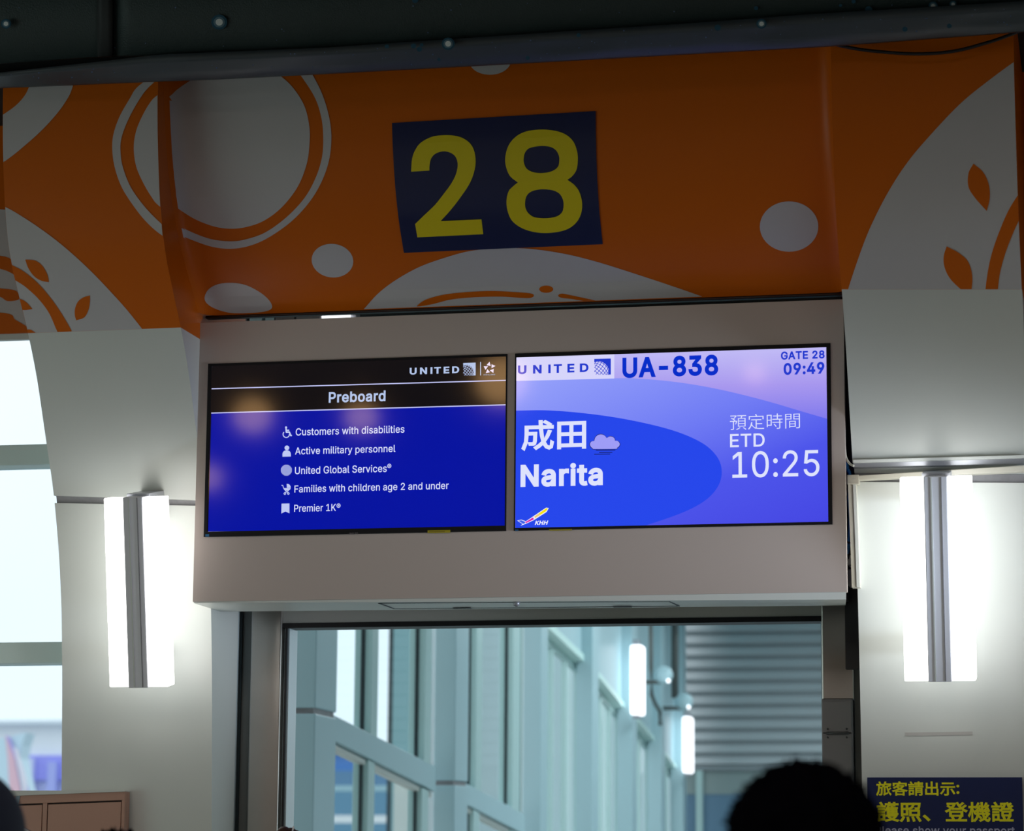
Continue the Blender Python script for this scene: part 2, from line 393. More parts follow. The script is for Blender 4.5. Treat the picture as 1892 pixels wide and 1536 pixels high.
decal('dot_print', [ell(1458, 419, 54, 46.5)], Fs, GREY, fas, clip=cf)
decal('dot_print', [ell(905.5, 112.5, 38.5, 26)], Fs, GREY, fas, clip=cf)
pd('dome_print', [(p[0]/2.4+600, p[1]/2.4)+tuple(p[2:]) for p in [(120, 1430, 1), (180, 1365), (240, 1300), (320, 1240), (420, 1185), (530, 1145), (640, 1115), (750, 1103), (850, 1101), (960, 1110), (1080, 1130), (1200, 1160), (1330, 1200), (1536, 1268), (1690, 1322), (1900, 1400, 1), (1900, 1500, 1), (120, 1500, 1)]], Fs, GREY, fas, cf)
pd('stroke_print', c2([(412, 1356), (450, 1330), (530, 1308), (640, 1296), (750, 1292), (850, 1297), (915, 1303), (928, 1313), (915, 1322), (880, 1323), (780, 1317), (660, 1320), (560, 1330), (480, 1350), (420, 1360)]), Fs, ORANGE, fas, cf, .003)
decal('dot_print', [ell(600+983/2.4, 1284/2.4, 31/2.4, 16/2.4)], Fs, ORANGE, fas, .003, cf)
pd('stroke_print', c2([(1036, 1312), (1050, 1304), (1080, 1308), (1220, 1338), (1300, 1356), (1180, 1341), (1100, 1328), (1050, 1322)]), Fs, ORANGE, fas, cf, .003)
# gate number sign: navy vinyl with two yellow figures
k4 = [hit(*p, Fs) for p in ((725, 228), (1101, 206), (1114, 452), (747, 468))]
xl_, xr_ = (k4[0][0]+k4[3][0])/2, (k4[1][0]+k4[2][0])/2
sg = empty('gate_number_sign'); tag(sg, 'navy square sign with yellow number 28 on the orange fascia', 'sign')
dd = [(h[0], h[2]) for h in k4]
decal('sign_panel', [dd], Fs, NAVY, sg, .004, px=False)
two = [(413, 1055, 1), (705, 1041, 1), (697, 975, 1), (516, 983, 1), (562, 932), (608, 872), (645, 815), (665, 762), (671, 715), (664, 670), (645, 637), (612, 614), (575, 604), (530, 602), (478, 609), (430, 634), (405, 665), (390, 705), (385, 764, 1), (466, 759, 1), (467, 735), (473, 708), (488, 688), (510, 677), (535, 674), (560, 680), (580, 695), (590, 718), (591, 745), (582, 780), (562, 818), (530, 862), (490, 912), (440, 960), (403, 996, 1)]
eight = [(858, 812, 1), (825, 785), (808, 750), (802, 710), (810, 665), (830, 628), (865, 598), (910, 582), (970, 577), (1030, 584), (1075, 602), (1105, 632), (1121, 675), (1124, 715), (1118, 755), (1100, 783), (1078, 800, 1), (1110, 824), (1132, 857), (1143, 905), (1138, 950), (1118, 988), (1085, 1015), (1040, 1030), (975, 1036), (915, 1028), (865, 1008), (830, 978), (812, 935), (808, 890), (818, 850), (838, 828)]
h1 = [(884, 708), (889, 682), (905, 662), (935, 653), (970, 650), (1005, 655), (1028, 670), (1040, 693), (1042, 712), (1038, 738), (1022, 755), (995, 766), (955, 770), (920, 764), (897, 750), (886, 728)]
h2 = [(890, 905), (895, 876), (911, 856), (940, 845), (975, 842), (1015, 847), (1043, 862), (1058, 888), (1061, 915), (1055, 942), (1035, 960), (1005, 968), (970, 970), (930, 965), (905, 948), (893, 927)]
pd('digit', c2(two), Fs, YELLOW, sg, (), .006)
pd('digit', c2(eight), Fs, YELLOW, sg, (), .006, [c2(h1), c2(h2)])

# ------------------------------------------------------------------ display cabinet
BX0, BX1, BZ0, BZ1 = -1.1963, .7994, 2.4745, 3.3448
cab = root('display_cabinet', 'long off-white cabinet holding two screens over the doorway, between the columns', 'cabinet')
TV = {'l': (-1.1652, -.2168), 'r': (-.1927, .7600)}; TZ0, TZ1 = 2.6728, 3.2132
# front panel as a frame with two openings
vs, fs = [], []
gx = [BX0, TV['l'][0], TV['l'][1], TV['r'][0], TV['r'][1], BX1]; gz = [BZ0, TZ0, TZ1, BZ1]
lst = []
lst.append((BX0, BX1, 0, .022, BZ0, TZ0)); lst.append((BX0, BX1, 0, .022, TZ1, BZ1))
for a, b in ((0, 1), (2, 3), (4, 5)): lst.append((gx[a], gx[b], 0, .022, TZ0, TZ1))
fp = boxes('front_panel', lst, WHITE2, cab)
bmm = bmesh.new(); bmm.from_mesh(fp.data); bmesh.ops.remove_doubles(bmm, verts=bmm.verts, dist=1e-5); bmm.to_mesh(fp.data); bmm.free()
box('side_panel', BX0+.001, BX0+.018, .022, .26, BZ0, BZ1, WHITE2, cab)
tray = hexa('bottom_tray', [(BX0+.002, .004, BZ0-.004), (BX1-.003, .004, BZ0-.022), (BX1-.003, .004, BZ0), (BX0+.002, .004, BZ0)],
            [(BX0+.002, .27, BZ0-.004), (BX1-.03, .27, BZ0-.012), (BX1-.03, .27, BZ0), (BX0+.002, .27, BZ0)], WHITE, cab)
box('back_panel', BX0+.018, BX1-.02, .255, .27, BZ0, BZ1-.04, DARK, cab)
def under(px, py):  # underside point
    d = ray(px, py); return CAM + d*((BZ0-.010-CAM[2])/d[2])
def trayz(x, y):
    u = (x-BX0)/(BX1-BX0); zf = -.004-.018*u; zb = -.004-.008*u; return BZ0+zf+(zb-zf)*y/.27
hx0, hx1, hy0, hy1 = -.62, .27, .045, .235
def hatchline(a, b, wd=.0025):
    (xa, ya), (xb, yb) = a, b
    n = np.array([-(yb-ya), xb-xa]); n = n/np.linalg.norm(n)*wd
    pts = [(xa-n[0], ya-n[1]), (xb-n[0], yb-n[1]), (xb+n[0], yb+n[1]), (xa+n[0], ya+n[1])]
    return [(x, y, trayz(x, y)-.0008) for x, y in pts]
v, f = [], []
for a, b in (((hx0, hy0), (hx1, hy0)), ((hx1, hy0), (hx1, hy1)), ((hx1, hy1), (hx0, hy1)), ((hx0, hy1), (hx0, hy0))):
    q = hatchline(a, b); n = len(v); v += q + [(x, y, z+.002) for x, y, z in q]; f += [tuple(n+i for i in g) for g in BF]
mesh('hatch_joint', v, f, GASK, cab)
for xx in (-.40, .10):
    z = trayz(xx, .2); box('hatch_slot', xx-.028, xx+.028, .205, .222, z-.003, z-.0005, BLACK, cab)
zz = trayz(-.19, .03)
lat = tube('hatch_latch', [(-.19, .03, zz+.001), (-.19, .03, zz-.012)], [.011, .009], ALU, cab, 16)
tube('keyhole', [(-.19, .028, zz-.012), (-.19, .028, zz-.0135)], .004, BLACK, lat, 10)

# ------------------------------------------------------------------ the two monitors and what they show
def scr(px, py, y): p = aty(px, py, y); return (p[0], p[1], p[2])
def flat(name, loops, y, m, parent, thick=0):
    bm = bmesh.new()
    for group in (loops if isinstance(loops[0][0][0], (list, tuple)) else [loops]):
        g = [[(lambda h: (h[0], h[2]))(aty(p[0], p[1], y)) for p in lp] for lp in group]
        tri2d(g, bm, lambda x, z: (x, y, z))
    bm.normal_update()
    for fc in bm.faces:
        if fc.normal.y > 0: fc.normal_flip()
    me = bpy.data.meshes.new(name); bm.to_mesh(me); bm.free(); me.materials.append(m)
    return link(bpy.data.objects.new(name, me), parent)
GLYPHS = {  # outlines of the letters used, in thousandths of the type size: advance, loops
 " ": [188,[]],
 "-": [453,[[337,244,337,188,114,188,114,244]]],
 "0": [453,[[227,-7,191,-3,158,7,130,24,105,48,85,77,69,113,57,155,50,202,48,254,50,306,57,353,69,395,85,431,106,461,130,484,159,502,191,512,227,516,262,512,295,502,323,484,348,461,368,431,384,395,396,353,403,306,405,254,403,202,396,155,384,113,368,77,348,48,323,24,295,7,263,-3],[227,50,250,52,271,60,290,74,306,92,320,116,330,144,338,176,342,213,344,254,342,295,338,332,330,365,320,393,306,416,290,435,271,449,250,457,227,460,203,457,182,449,163,435,147,416,134,393,123,365,115,332,111,295,109,254,111,213,115,176,123,144,134,116,147,92,163,74,182,60,203,52]]],
 "1": [453,[[76,0,76,55,391,55,391,0],[276,509,276,0,212,0,212,448,209,448,86,358,86,427,198,509]]],
 "2": [453,[[64,0,64,47,252,248,282,282,294,298,303,312,311,327,316,341,319,356,320,371,319,389,315,405,308,419,298,431,287,441,273,449,258,455,241,458,224,460,205,458,188,454,172,447,159,438,148,427,139,413,132,398,128,381,127,362,66,362,68,391,75,418,86,442,102,464,121,482,143,496,168,507,196,513,225,516,254,513,281,507,306,497,328,482,346,465,361,445,372,423,379,398,381,372,380,354,377,336,371,318,363,299,351,280,336,259,317,235,294,209,267,180,153,60,153,57,389,57,389,0]]],
 "3": [453,[[218,-7,188,-5,159,1,133,10,108,22,88,38,70,57,57,79,48,104,44,132,109,132,112,115,118,100,126,87,137,76,150,66,165,59,182,54,200,51,219,50,239,51,258,55,275,61,291,69,304,80,315,93,323,108,328,125,329,145,328,163,323,180,316,196,306,211,292,223,275,234,254,241,229,246,201,248,157,248,157,299,288,448,288,452,70,452,70,509,372,509,372,461,211,278,211,289,247,290,279,286,308,276,333,262,354,244,371,222,383,198,391,173,393,145,390,116,383,90,370,66,354,45,333,27,309,12,281,2,251,-5]]],
 "4": [453,[[40,105,40,158,247,509,311,509,109,166,109,163,413,163,413,105],[282,0,282,318,343,318,343,0]]],
 "5": [453,[[221,-7,192,-5,165,1,140,11,118,25,99,41,83,60,71,82,63,105,60,130,122,130,125,115,130,102,138,89,148,78,160,68,173,60,188,54,204,51,221,50,241,51,259,56,276,64,291,75,304,89,314,104,322,122,326,141,328,162,326,183,321,203,314,221,303,237,290,251,275,262,257,270,238,275,218,277,201,276,184,273,167,268,152,262,139,255,128,246,67,253,96,509,366,509,366,452,151,452,134,301,136,301,148,311,162,318,178,325,194,330,212,333,229,334,252,332,274,328,294,321,313,311,330,299,345,285,358,269,370,251,379,231,386,210,390,187,391,163,388,132,381,102,369,76,352,52,332,32,309,15,282,3,253,-4]]],
 "8": [453,[[226,-7,193,-5,163,1,136,11,111,25,91,42,74,62,62,84,54,109,52,135,53,156,58,176,65,195,75,212,87,228,101,241,117,252,134,260,153,265,153,267,129,276,109,289,93,308,80,330,73,354,70,380,73,405,79,429,90,450,106,469,124,485,146,498,170,508,197,514,226,516,255,514,282,508,306,498,328,485,346,469,361,450,373,429,379,405,382,380,379,354,372,330,359,308,343,289,323,276,300,267,300,265,319,260,335,252,351,241,365,228,377,212,387,195,395,176,399,156,401,135,398,109,391,84,378,62,362,42,341,25,317,11,289,1,259,-5],[226,49,248,50,267,54,285,60,300,69,313,79,323,91,331,106,335,121,337,139,335,157,330,173,322,189,312,202,298,213,283,223,265,230,247,234,226,235,206,234,187,230,169,223,154,213,140,202,130,189,122,173,117,157,115,139,117,121,121,106,129,91,139,79,152,69,167,60,185,54,205,50],[226,290,244,291,260,294,274,300,287,308,298,318,307,330,314,344,318,359,319,376,318,392,314,407,308,420,299,432,288,442,275,449,260,455,244,459,226,460,208,459,192,455,177,449,164,442,153,432,145,420,138,407,134,392,133,376,134,359,138,344,145,330,154,318,165,308,178,300,193,294,209,291]]],
 "9": [453,[[226,516,256,513,285,506,310,494,333,478,352,458,368,434,380,408,387,378,389,347,387,322,382,296,373,270,359,240,340,207,315,168,200,0,130,0,301,248,307,248,302,238,295,229,287,221,278,214,268,207,257,202,245,198,232,195,218,195,188,197,161,203,137,214,116,229,98,247,83,269,72,294,66,321,64,352,66,382,73,411,85,436,101,459,120,479,143,494,168,506,196,513],[226,460,207,459,190,454,174,446,160,435,148,423,138,407,131,390,127,372,125,352,127,331,131,313,138,295,148,280,160,268,174,257,190,250,207,245,226,243,245,245,263,249,279,257,293,267,305,280,314,295,322,312,326,330,327,350,326,371,322,390,314,407,305,422,293,435,279,446,263,454,245,459]]],
 ":": [188,[[95,-4,83,-3,73,1,63,9,55,18,51,29,50,41,51,53,55,64,63,73,73,81,83,85,95,87,107,85,118,81,128,73,135,64,140,53,141,41,140,29,135,18,128,9,118,1,107,-3],[95,271,83,272,73,277,63,284,55,294,51,304,50,316,51,328,55,339,63,349,73,356,83,360,95,362,107,360,118,356,128,349,135,339,140,328,141,316,140,304,135,294,128,284,118,277,107,272]]],
 "A": [480,[[16,0,201,509,276,509,463,0,395,0,280,323,264,372,244,438,232,478,245,478,222,402,191,302,85,0],[110,142,110,199,370,199,370,142]]],
 "C": [510,[[267,-7,225,-3,186,7,150,25,119,49,92,79,70,115,53,157,44,203,40,254,44,305,53,352,70,393,92,429,119,459,150,484,186,501,225,512,267,516,293,514,317,511,340,504,362,496,383,485,402,471,419,456,435,438,448,418,459,397,467,373,473,348,408,348,404,365,397,380,389,395,380,407,369,418,357,428,344,437,330,444,315,449,300,453,284,455,267,456,237,453,209,445,184,432,161,414,141,391,125,364,113,332,106,295,103,254,106,213,113,177,125,145,141,117,161,94,184,76,210,63,237,56,267,53,284,54,300,56,315,60,330,65,344,72,357,81,369,90,380,102,389,114,397,128,404,144,408,160,473,160,467,135,459,112,448,91,435,71,420,53,402,38,383,24,363,13,341,5,317,-2,293,-6]]],
 "D": [502,[[219,0,96,0,96,57,215,57,254,60,288,68,318,81,343,99,363,122,379,149,390,181,397,216,399,255,397,294,390,329,379,361,364,388,344,410,320,428,291,441,258,449,221,452,93,452,93,509,225,509,273,505,315,495,353,478,385,455,412,426,433,391,449,351,458,306,462,255,458,205,449,159,433,119,411,83,384,54,351,31,312,14,268,3],[125,509,125,0,60,0,60,509]]],
 "E": [419,[[60,0,60,509,372,509,372,452,125,452,125,286,355,286,355,229,125,229,125,57,375,57,375,0]]],
 "F": [410,[[60,0,60,509,369,509,369,452,125,452,125,278,346,278,346,221,125,221,125,0]]],
 "G": [520,[[269,-7,225,-3,185,7,149,25,118,49,91,79,69,116,53,157,43,203,40,254,43,305,53,352,69,393,91,429,117,459,149,484,184,501,223,512,265,516,291,514,316,510,340,504,363,494,384,483,403,469,421,453,436,436,449,416,460,395,468,373,474,349,408,349,402,365,395,379,387,393,378,406,368,417,356,427,344,436,330,443,315,448,300,453,283,455,265,456,236,453,209,445,183,432,160,414,141,392,125,364,113,332,106,295,103,254,106,213,113,177,125,145,141,117,161,95,184,76,210,63,238,56,269,53,296,55,322,61,345,71,365,85,382,102,396,123,407,147,413,173,415,202,434,199,283,199,283,256,478,256,478,200,475,160,466,124,451,91,431,62,406,38,377,19,344,5,308,-4]]],
 "H": [517,[[60,0,60,509,125,509,125,289,392,289,392,509,457,509,457,0,392,0,392,232,125,232,125,0]]],
 "I": [300,[[31,0,31,57,118,57,118,452,31,452,31,509,269,509,269,452,183,452,183,57,269,57,269,0]]],
 "K": [467,[[104,145,104,216,139,261,174,303,364,509,448,509,231,276,228,276],[60,0,60,509,125,509,125,334,124,225,125,193,125,0],[372,0,188,259,228,309,449,0]]],
 "L": [393,[[60,0,60,509,125,509,125,57,361,57,361,0]]],
 "N": [523,[[60,0,60,509,136,509,349,174,363,151,388,107,414,55,405,54,401,108,399,157,399,509,463,509,463,0,387,0,202,290,168,346,108,452,119,454,125,301,125,0]]],
 "P": [445,[[60,0,60,509,235,509,272,506,305,499,332,487,356,471,375,452,390,430,400,404,407,377,409,348,407,318,400,291,390,265,375,243,356,223,332,207,305,195,272,188,235,186,109,186,109,242,233,242,257,244,279,248,297,256,312,266,324,279,333,294,339,310,343,328,344,348,343,367,339,385,333,402,324,416,312,428,297,439,279,446,257,451,232,452,125,452,125,0]]],
 "R": [449,[[60,0,60,509,236,509,273,506,305,500,333,489,356,473,376,455,390,433,401,408,407,381,409,352,407,323,401,296,390,271,376,250,356,232,333,217,305,206,273,200,236,198,96,198,96,255,234,255,258,256,280,260,298,267,313,276,325,287,334,300,340,316,344,333,345,352,344,371,340,389,334,405,325,419,313,430,298,440,279,446,258,451,233,452,125,452,125,0],[353,0,230,229,303,229,428,0]]],
 "S": [447,[[224,-9,188,-7,156,-1,128,9,102,23,81,40,64,60,51,83,42,109,38,137,104,137,108,118,114,102,123,88,136,76,150,66,166,59,185,53,204,50,224,49,246,50,267,54,286,60,303,69,317,79,329,92,338,106,344,122,346,139,344,154,340,168,332,179,322,189,310,197,296,205,263,217,184,239,145,253,112,269,86,289,67,313,56,341,52,372,54,400,62,425,75,448,92,468,113,484,138,498,165,508,195,514,227,516,259,514,289,508,316,498,340,484,360,468,377,449,390,427,398,403,401,378,337,378,332,402,320,421,302,437,280,449,254,456,225,459,204,457,185,454,167,448,152,440,139,430,129,418,121,405,117,391,115,376,117,359,122,345,131,334,142,324,155,315,169,308,198,297,264,279,295,270,328,256,344,248,359,238,372,226,384,213,395,198,402,180,407,161,408,139,406,112,399,87,386,64,370,43,349,25,323,11,294,0,261,-7]]],
 "T": [449,[[32,452,32,509,417,509,417,452,257,452,257,0,193,0,193,452]]],
 "U": [517,[[259,-8,220,-6,186,2,154,15,126,33,103,55,85,80,71,108,63,140,60,173,60,509,124,509,124,178,126,155,132,133,141,113,153,95,169,80,187,68,208,59,232,53,259,52,285,53,309,59,331,68,349,80,364,95,377,113,385,133,391,155,393,178,393,509,457,509,457,173,454,140,446,108,433,80,414,55,391,33,363,15,332,2,297,-6]]],
 "a": [389,[[160,-9,137,-7,115,-3,94,5,76,15,60,29,48,45,38,63,32,84,30,108,32,128,36,146,43,161,53,174,64,184,78,193,92,200,108,206,125,211,161,217,247,229,257,231,265,235,271,240,274,246,276,255,275,272,272,285,267,297,260,307,251,315,240,322,227,327,212,330,196,331,178,330,163,327,149,322,137,316,127,309,118,301,110,292,104,283,100,274,41,291,51,313,64,331,79,346,95,358,114,368,133,375,153,380,173,383,194,384,208,384,239,379,255,375,271,369,286,360,300,350,312,336,322,320,330,301,335,278,337,251,337,0,277,0,277,52,272,52,267,43,260,34,252,25,242,16,229,8,215,1,199,-4,181,-7],[170,45,192,47,211,51,228,59,242,68,254,80,263,93,270,108,274,122,276,138,276,190,272,187,267,184,251,180,221,174,191,170,161,166,147,163,134,159,122,153,112,147,103,139,97,130,93,118,92,105,93,93,96,82,102,72,109,64,119,57,130,52,142,48,156,46]]],
 "b": [424,[[229,-8,208,-7,189,-3,172,4,159,12,147,21,138,31,130,41,118,59,112,59,112,0,53,0,53,509,114,509,114,319,118,319,137,346,147,355,158,364,171,373,188,379,207,383,229,384,259,382,287,374,313,361,335,342,354,320,370,293,381,261,388,227,390,189,388,151,381,116,370,84,355,57,336,34,313,16,288,3,260,-6],[220,47,242,49,262,55,279,66,294,80,306,97,316,117,323,139,327,163,328,189,327,215,323,239,316,261,307,281,295,298,280,311,262,322,243,328,220,330,198,328,178,322,161,312,147,299,134,282,125,263,118,241,114,216,113,189,114,162,118,138,125,115,135,95,147,78,162,65,179,55,198,49]]],
 "c": [396,[[207,-8,174,-5,144,3,117,16,93,35,72,58,56,85,44,116,37,150,34,187,37,225,44,260,56,291,72,318,93,341,117,360,144,374,174,382,207,384,226,384,243,381,260,377,276,371,291,364,305,356,318,346,330,335,340,322,349,308,356,293,362,277,303,262,300,272,295,281,290,289,284,297,270,311,261,316,252,321,242,325,231,328,220,329,207,330,184,328,163,321,145,310,130,296,118,278,108,258,102,236,98,212,96,187,98,163,102,139,108,117,118,97,130,80,145,66,163,55,184,49,207,46,220,47,232,49,243,52,253,55,262,60,271,66,279,73,285,80,292,89,297,98,301,107,304,117,363,102,357,86,350,70,341,56,331,43,319,32,306,21,292,12,277,5,261,-1,244,-5,226,-7]]],
 "d": [424,[[195,-8,165,-6,137,3,111,16,89,34,70,57,55,84,43,116,36,151,34,189,36,227,43,261,55,293,70,320,89,342,112,361,137,374,165,382,196,384,218,383,237,379,253,373,267,364,278,355,287,346,295,336,306,319,311,319,311,509,372,509,372,0,313,0,313,59,307,59,295,41,287,31,277,21,266,12,252,4,236,-3,217,-7],[205,47,226,49,246,55,263,65,278,78,290,95,299,115,306,138,310,162,312,189,310,216,306,241,300,263,290,282,278,299,263,312,246,322,227,328,205,330,182,328,162,322,145,311,130,298,118,281,108,261,102,239,98,215,96,189,98,163,102,139,109,117,118,97,130,80,145,66,162,55,182,49]]],
 "e": [404,[[212,-8,177,-5,145,3,117,16,92,35,72,58,56,85,44,116,37,150,34,187,36,224,44,258,55,290,71,317,91,340,115,359,142,373,172,382,205,384,226,383,246,380,266,374,285,366,303,355,319,341,334,324,347,305,357,282,365,256,370,227,371,194,371,169,75,169,75,221,338,221,310,202,308,226,304,248,298,269,288,286,277,301,263,314,246,323,227,328,205,330,183,328,164,323,146,313,131,301,119,286,109,270,102,251,97,231,96,211,96,178,98,151,102,127,110,106,121,88,135,73,151,61,169,53,190,48,212,46,227,47,241,49,254,53,265,58,276,65,285,73,294,82,300,93,306,105,365,91,358,72,348,55,335,39,320,26,302,14,283,4,261,-3,237,-7]]],
 "g": [425,[[207,-151,180,-149,156,-146,134,-140,114,-132,97,-122,82,-110,70,-97,59,-84,51,-69,101,-41,114,-57,122,-66,131,-74,142,-82,154,-88,169,-93,187,-96,207,-97,236,-95,261,-87,282,-75,298,-58,308,-34,311,-6,311,68,306,68,294,51,287,41,277,32,266,23,252,16,236,10,217,6,195,5,165,7,138,14,113,27,90,43,71,65,55,90,43,120,36,154,34,191,36,229,43,263,55,293,71,320,90,342,112,361,138,374,166,382,196,384,218,383,237,379,253,373,267,365,279,356,288,346,296,336,308,319,313,319,313,379,372,379,372,-9,370,-40,363,-67,350,-90,334,-109,314,-124,291,-136,265,-144,237,-149],[205,59,227,61,246,66,264,75,278,87,290,103,300,121,307,142,311,166,312,193,311,219,307,242,300,264,291,283,279,299,264,312,247,322,227,328,205,330,182,328,163,322,145,312,130,298,118,282,109,262,102,241,98,218,96,193,98,167,102,144,109,123,118,104,131,88,145,76,163,66,183,61]]],
 "h": [410,[[114,227,114,0,53,0,53,509,114,509,114,287,102,287,116,319,132,344,152,362,175,374,200,382,227,384,252,383,275,377,295,369,313,356,328,340,341,321,350,298,355,271,357,240,357,0,296,0,296,235,293,263,286,286,273,304,256,318,235,326,210,329,192,328,176,324,161,317,147,308,136,297,126,283,119,266,115,248]]],
 "i": [167,[[53,0,53,379,114,379,114,0],[84,443,73,444,63,448,54,455,47,463,43,472,41,483,43,494,47,504,54,512,63,518,73,522,84,524,95,522,105,518,114,512,121,504,125,494,126,483,125,472,121,463,114,455,105,448,95,444]]],
 "l": [189,[[139,-2,112,0,91,8,74,20,62,37,55,59,53,84,53,509,114,509,114,99,114,83,117,71,120,62,126,57,135,53,152,52,170,54,181,3,162,-1]]],
 "m": [610,[[53,0,53,379,112,379,112,295,108,295,114,314,122,331,132,346,144,358,158,368,172,376,187,382,203,385,219,386,245,383,268,375,287,361,303,342,314,320,321,295,312,295,318,312,326,329,337,343,350,356,364,366,381,375,398,381,417,385,437,386,458,385,478,380,497,372,514,361,529,346,541,328,550,307,555,283,557,255,557,0,496,0,496,254,493,279,485,298,473,313,456,323,438,329,419,330,402,329,387,326,374,320,363,312,353,302,345,290,340,277,336,263,335,247,335,0,274,0,274,260,272,280,265,297,253,311,238,322,220,328,199,330,185,329,171,326,158,320,145,312,135,302,126,289,119,274,115,257,114,238,114,0]]],
 "n": [410,[[114,227,114,0,53,0,53,379,112,379,112,287,102,287,116,319,132,344,152,362,175,374,200,382,227,384,252,383,275,377,295,369,313,356,328,340,341,321,350,298,355,271,357,240,357,0,296,0,296,235,293,263,286,286,273,304,256,318,235,326,210,329,192,328,176,324,161,317,147,308,136,297,126,283,119,266,115,248]]],
 "o": [415,[[207,-8,174,-5,144,3,117,16,93,35,72,58,56,85,44,116,37,150,34,187,37,225,44,260,56,291,72,318,93,341,117,360,144,374,174,382,207,384,241,382,271,374,299,360,323,341,343,318,359,291,371,260,379,225,381,187,379,150,371,116,359,85,343,58,323,35,299,16,271,3,241,-5],[207,46,231,49,252,55,270,66,285,80,298,97,307,117,314,139,318,163,319,187,318,212,314,236,307,258,298,278,285,296,270,310,252,321,231,328,207,330,184,328,163,321,145,310,130,296,118,278,108,258,102,236,98,212,96,187,98,163,102,139,108,117,118,97,130,80,145,66,163,55,184,49]]],
 "p": [424,[[53,-143,53,379,112,379,112,319,118,319,137,346,147,355,158,364,171,373,188,379,207,383,229,384,259,382,287,374,313,361,335,342,354,320,370,293,381,261,388,227,390,189,388,151,381,116,370,84,355,57,336,34,313,16,288,3,260,-6,229,-8,208,-7,189,-3,173,4,159,12,147,21,138,31,118,59,114,59,114,-143],[220,47,242,49,262,55,279,66,294,80,306,97,316,117,323,139,327,163,328,189,327,215,323,239,316,261,307,281,295,298,280,311,262,322,243,328,220,330,198,328,178,322,161,312,147,299,134,282,125,263,118,241,114,216,113,189,114,162,118,138,125,115,135,95,147,78,162,65,179,55,198,49]]],
 "r": [259,[[53,0,53,379,112,379,112,321,115,321,124,339,137,354,152,367,171,377,191,383,213,385,243,384,243,322,223,325,207,326,190,324,174,321,159,315,146,306,135,296,126,284,119,269,115,254,114,237,114,0]]],
 "s": [365,[[182,-8,157,-7,133,-3,112,3,93,12,76,24,62,38,50,54,41,73,36,94,94,107,101,87,111,72,124,60,141,52,160,47,181,45,206,47,227,53,244,62,258,74,265,88,268,103,266,115,262,126,254,136,243,144,229,150,212,155,149,170,118,180,92,192,72,208,58,227,50,249,47,274,49,295,55,314,65,332,79,347,95,360,115,370,137,378,161,383,187,384,212,383,234,379,254,372,271,363,286,352,299,339,309,324,318,308,324,290,268,277,262,291,254,304,243,316,228,325,210,331,187,333,166,331,147,326,131,317,119,305,111,292,109,277,110,264,115,253,124,243,136,235,152,229,172,223,229,209,261,200,287,187,306,171,320,153,328,131,331,107,329,85,323,65,312,47,298,31,281,18,260,6,236,-2,210,-7]]],
 "t": [227,[[204,379,204,327,6,327,6,379],[65,471,126,471,126,98,127,83,130,70,136,61,144,55,156,51,175,50,202,54,213,2,192,-3,168,-4,138,-1,113,7,92,21,77,41,68,64,65,93]]],
 "u": [410,[[182,-5,158,-3,135,2,115,11,97,23,82,39,69,59,60,82,54,109,53,139,53,379,114,379,114,144,116,117,124,94,137,75,154,61,175,53,200,50,218,51,234,55,249,62,263,71,274,83,283,97,290,113,295,132,296,153,296,379,357,379,357,0,298,0,298,92,307,92,294,60,277,35,257,17,234,5,209,-3]]],
 "v": [389,[[163,0,17,379,84,379,173,132,180,110,206,21,184,21,216,132,305,379,371,379,226,0]]],
 "w": [567,[[138,0,23,379,87,379,140,190,161,107,175,41,165,41,179,105,192,163,252,379,316,379,368,189,388,106,402,41,391,41,413,135,434,214,480,379,545,379,429,0,368,0,319,172,300,243,277,338,291,338,258,207,199,0]]],
 "y": [389,[[47,-139,61,-86,83,-89,94,-90,104,-89,113,-86,122,-81,130,-74,138,-64,145,-51,163,-1,17,379,84,379,173,132,180,109,206,21,184,21,190,42,209,110,216,132,305,379,371,379,204,-58,196,-77,187,-93,177,-107,165,-119,153,-128,139,-136,125,-141,109,-144,91,-145,65,-143]]],
 "\u00ae": [463,[[231,118,205,120,179,125,154,134,131,145,110,160,91,177,74,196,60,217,48,240,40,264,35,290,33,317,35,344,40,369,48,394,60,417,74,438,91,457,110,474,131,488,154,500,179,509,205,514,231,516,258,514,284,509,309,500,332,488,353,474,372,457,389,438,403,417,415,394,423,369,428,344,430,317,428,290,423,264,415,240,403,217,389,196,372,177,353,160,332,145,309,134,284,125,258,120],[231,166,258,169,284,175,307,187,328,202,347,220,362,241,373,265,380,290,382,317,380,344,373,369,362,393,347,414,328,432,307,447,284,458,258,465,231,467,205,465,180,458,156,447,135,432,116,414,101,393,90,369,83,344,81,317,83,290,90,265,101,241,116,220,135,202,156,187,180,175,205,169],[273,226,228,312,273,312,319,226],[161,226,161,409,253,409,261,408,270,406,279,402,288,397,295,391,302,383,307,374,310,363,311,350,310,338,307,326,302,316,295,307,287,300,278,295,268,291,259,288,250,287,185,287,185,319,239,319,245,319,251,322,257,327,262,333,266,341,267,350,266,360,262,367,257,372,251,375,245,377,239,378,203,378,203,226]]],
 "\u6210": [350,[[190,294,192,235,45,235,45,136,40,61,13,-13,24,-21,35,-30,65,52,72,138,136,138,134,74,129,50,124,47,117,47,80,48,85,36,88,24,130,23,142,26,151,34,158,67,162,163,72,163,72,209,194,209,204,128,220,60,182,24,139,-5,158,-26,196,0,230,32,258,-10,294,-26,324,-9,336,52,324,58,313,66,308,16,297,1,271,16,250,56,285,111,312,175,285,182,266,131,240,86,228,143,221,209,333,209,333,235,219,235,218,294],[235,277,270,256,298,235,314,253,286,273,251,293]]],
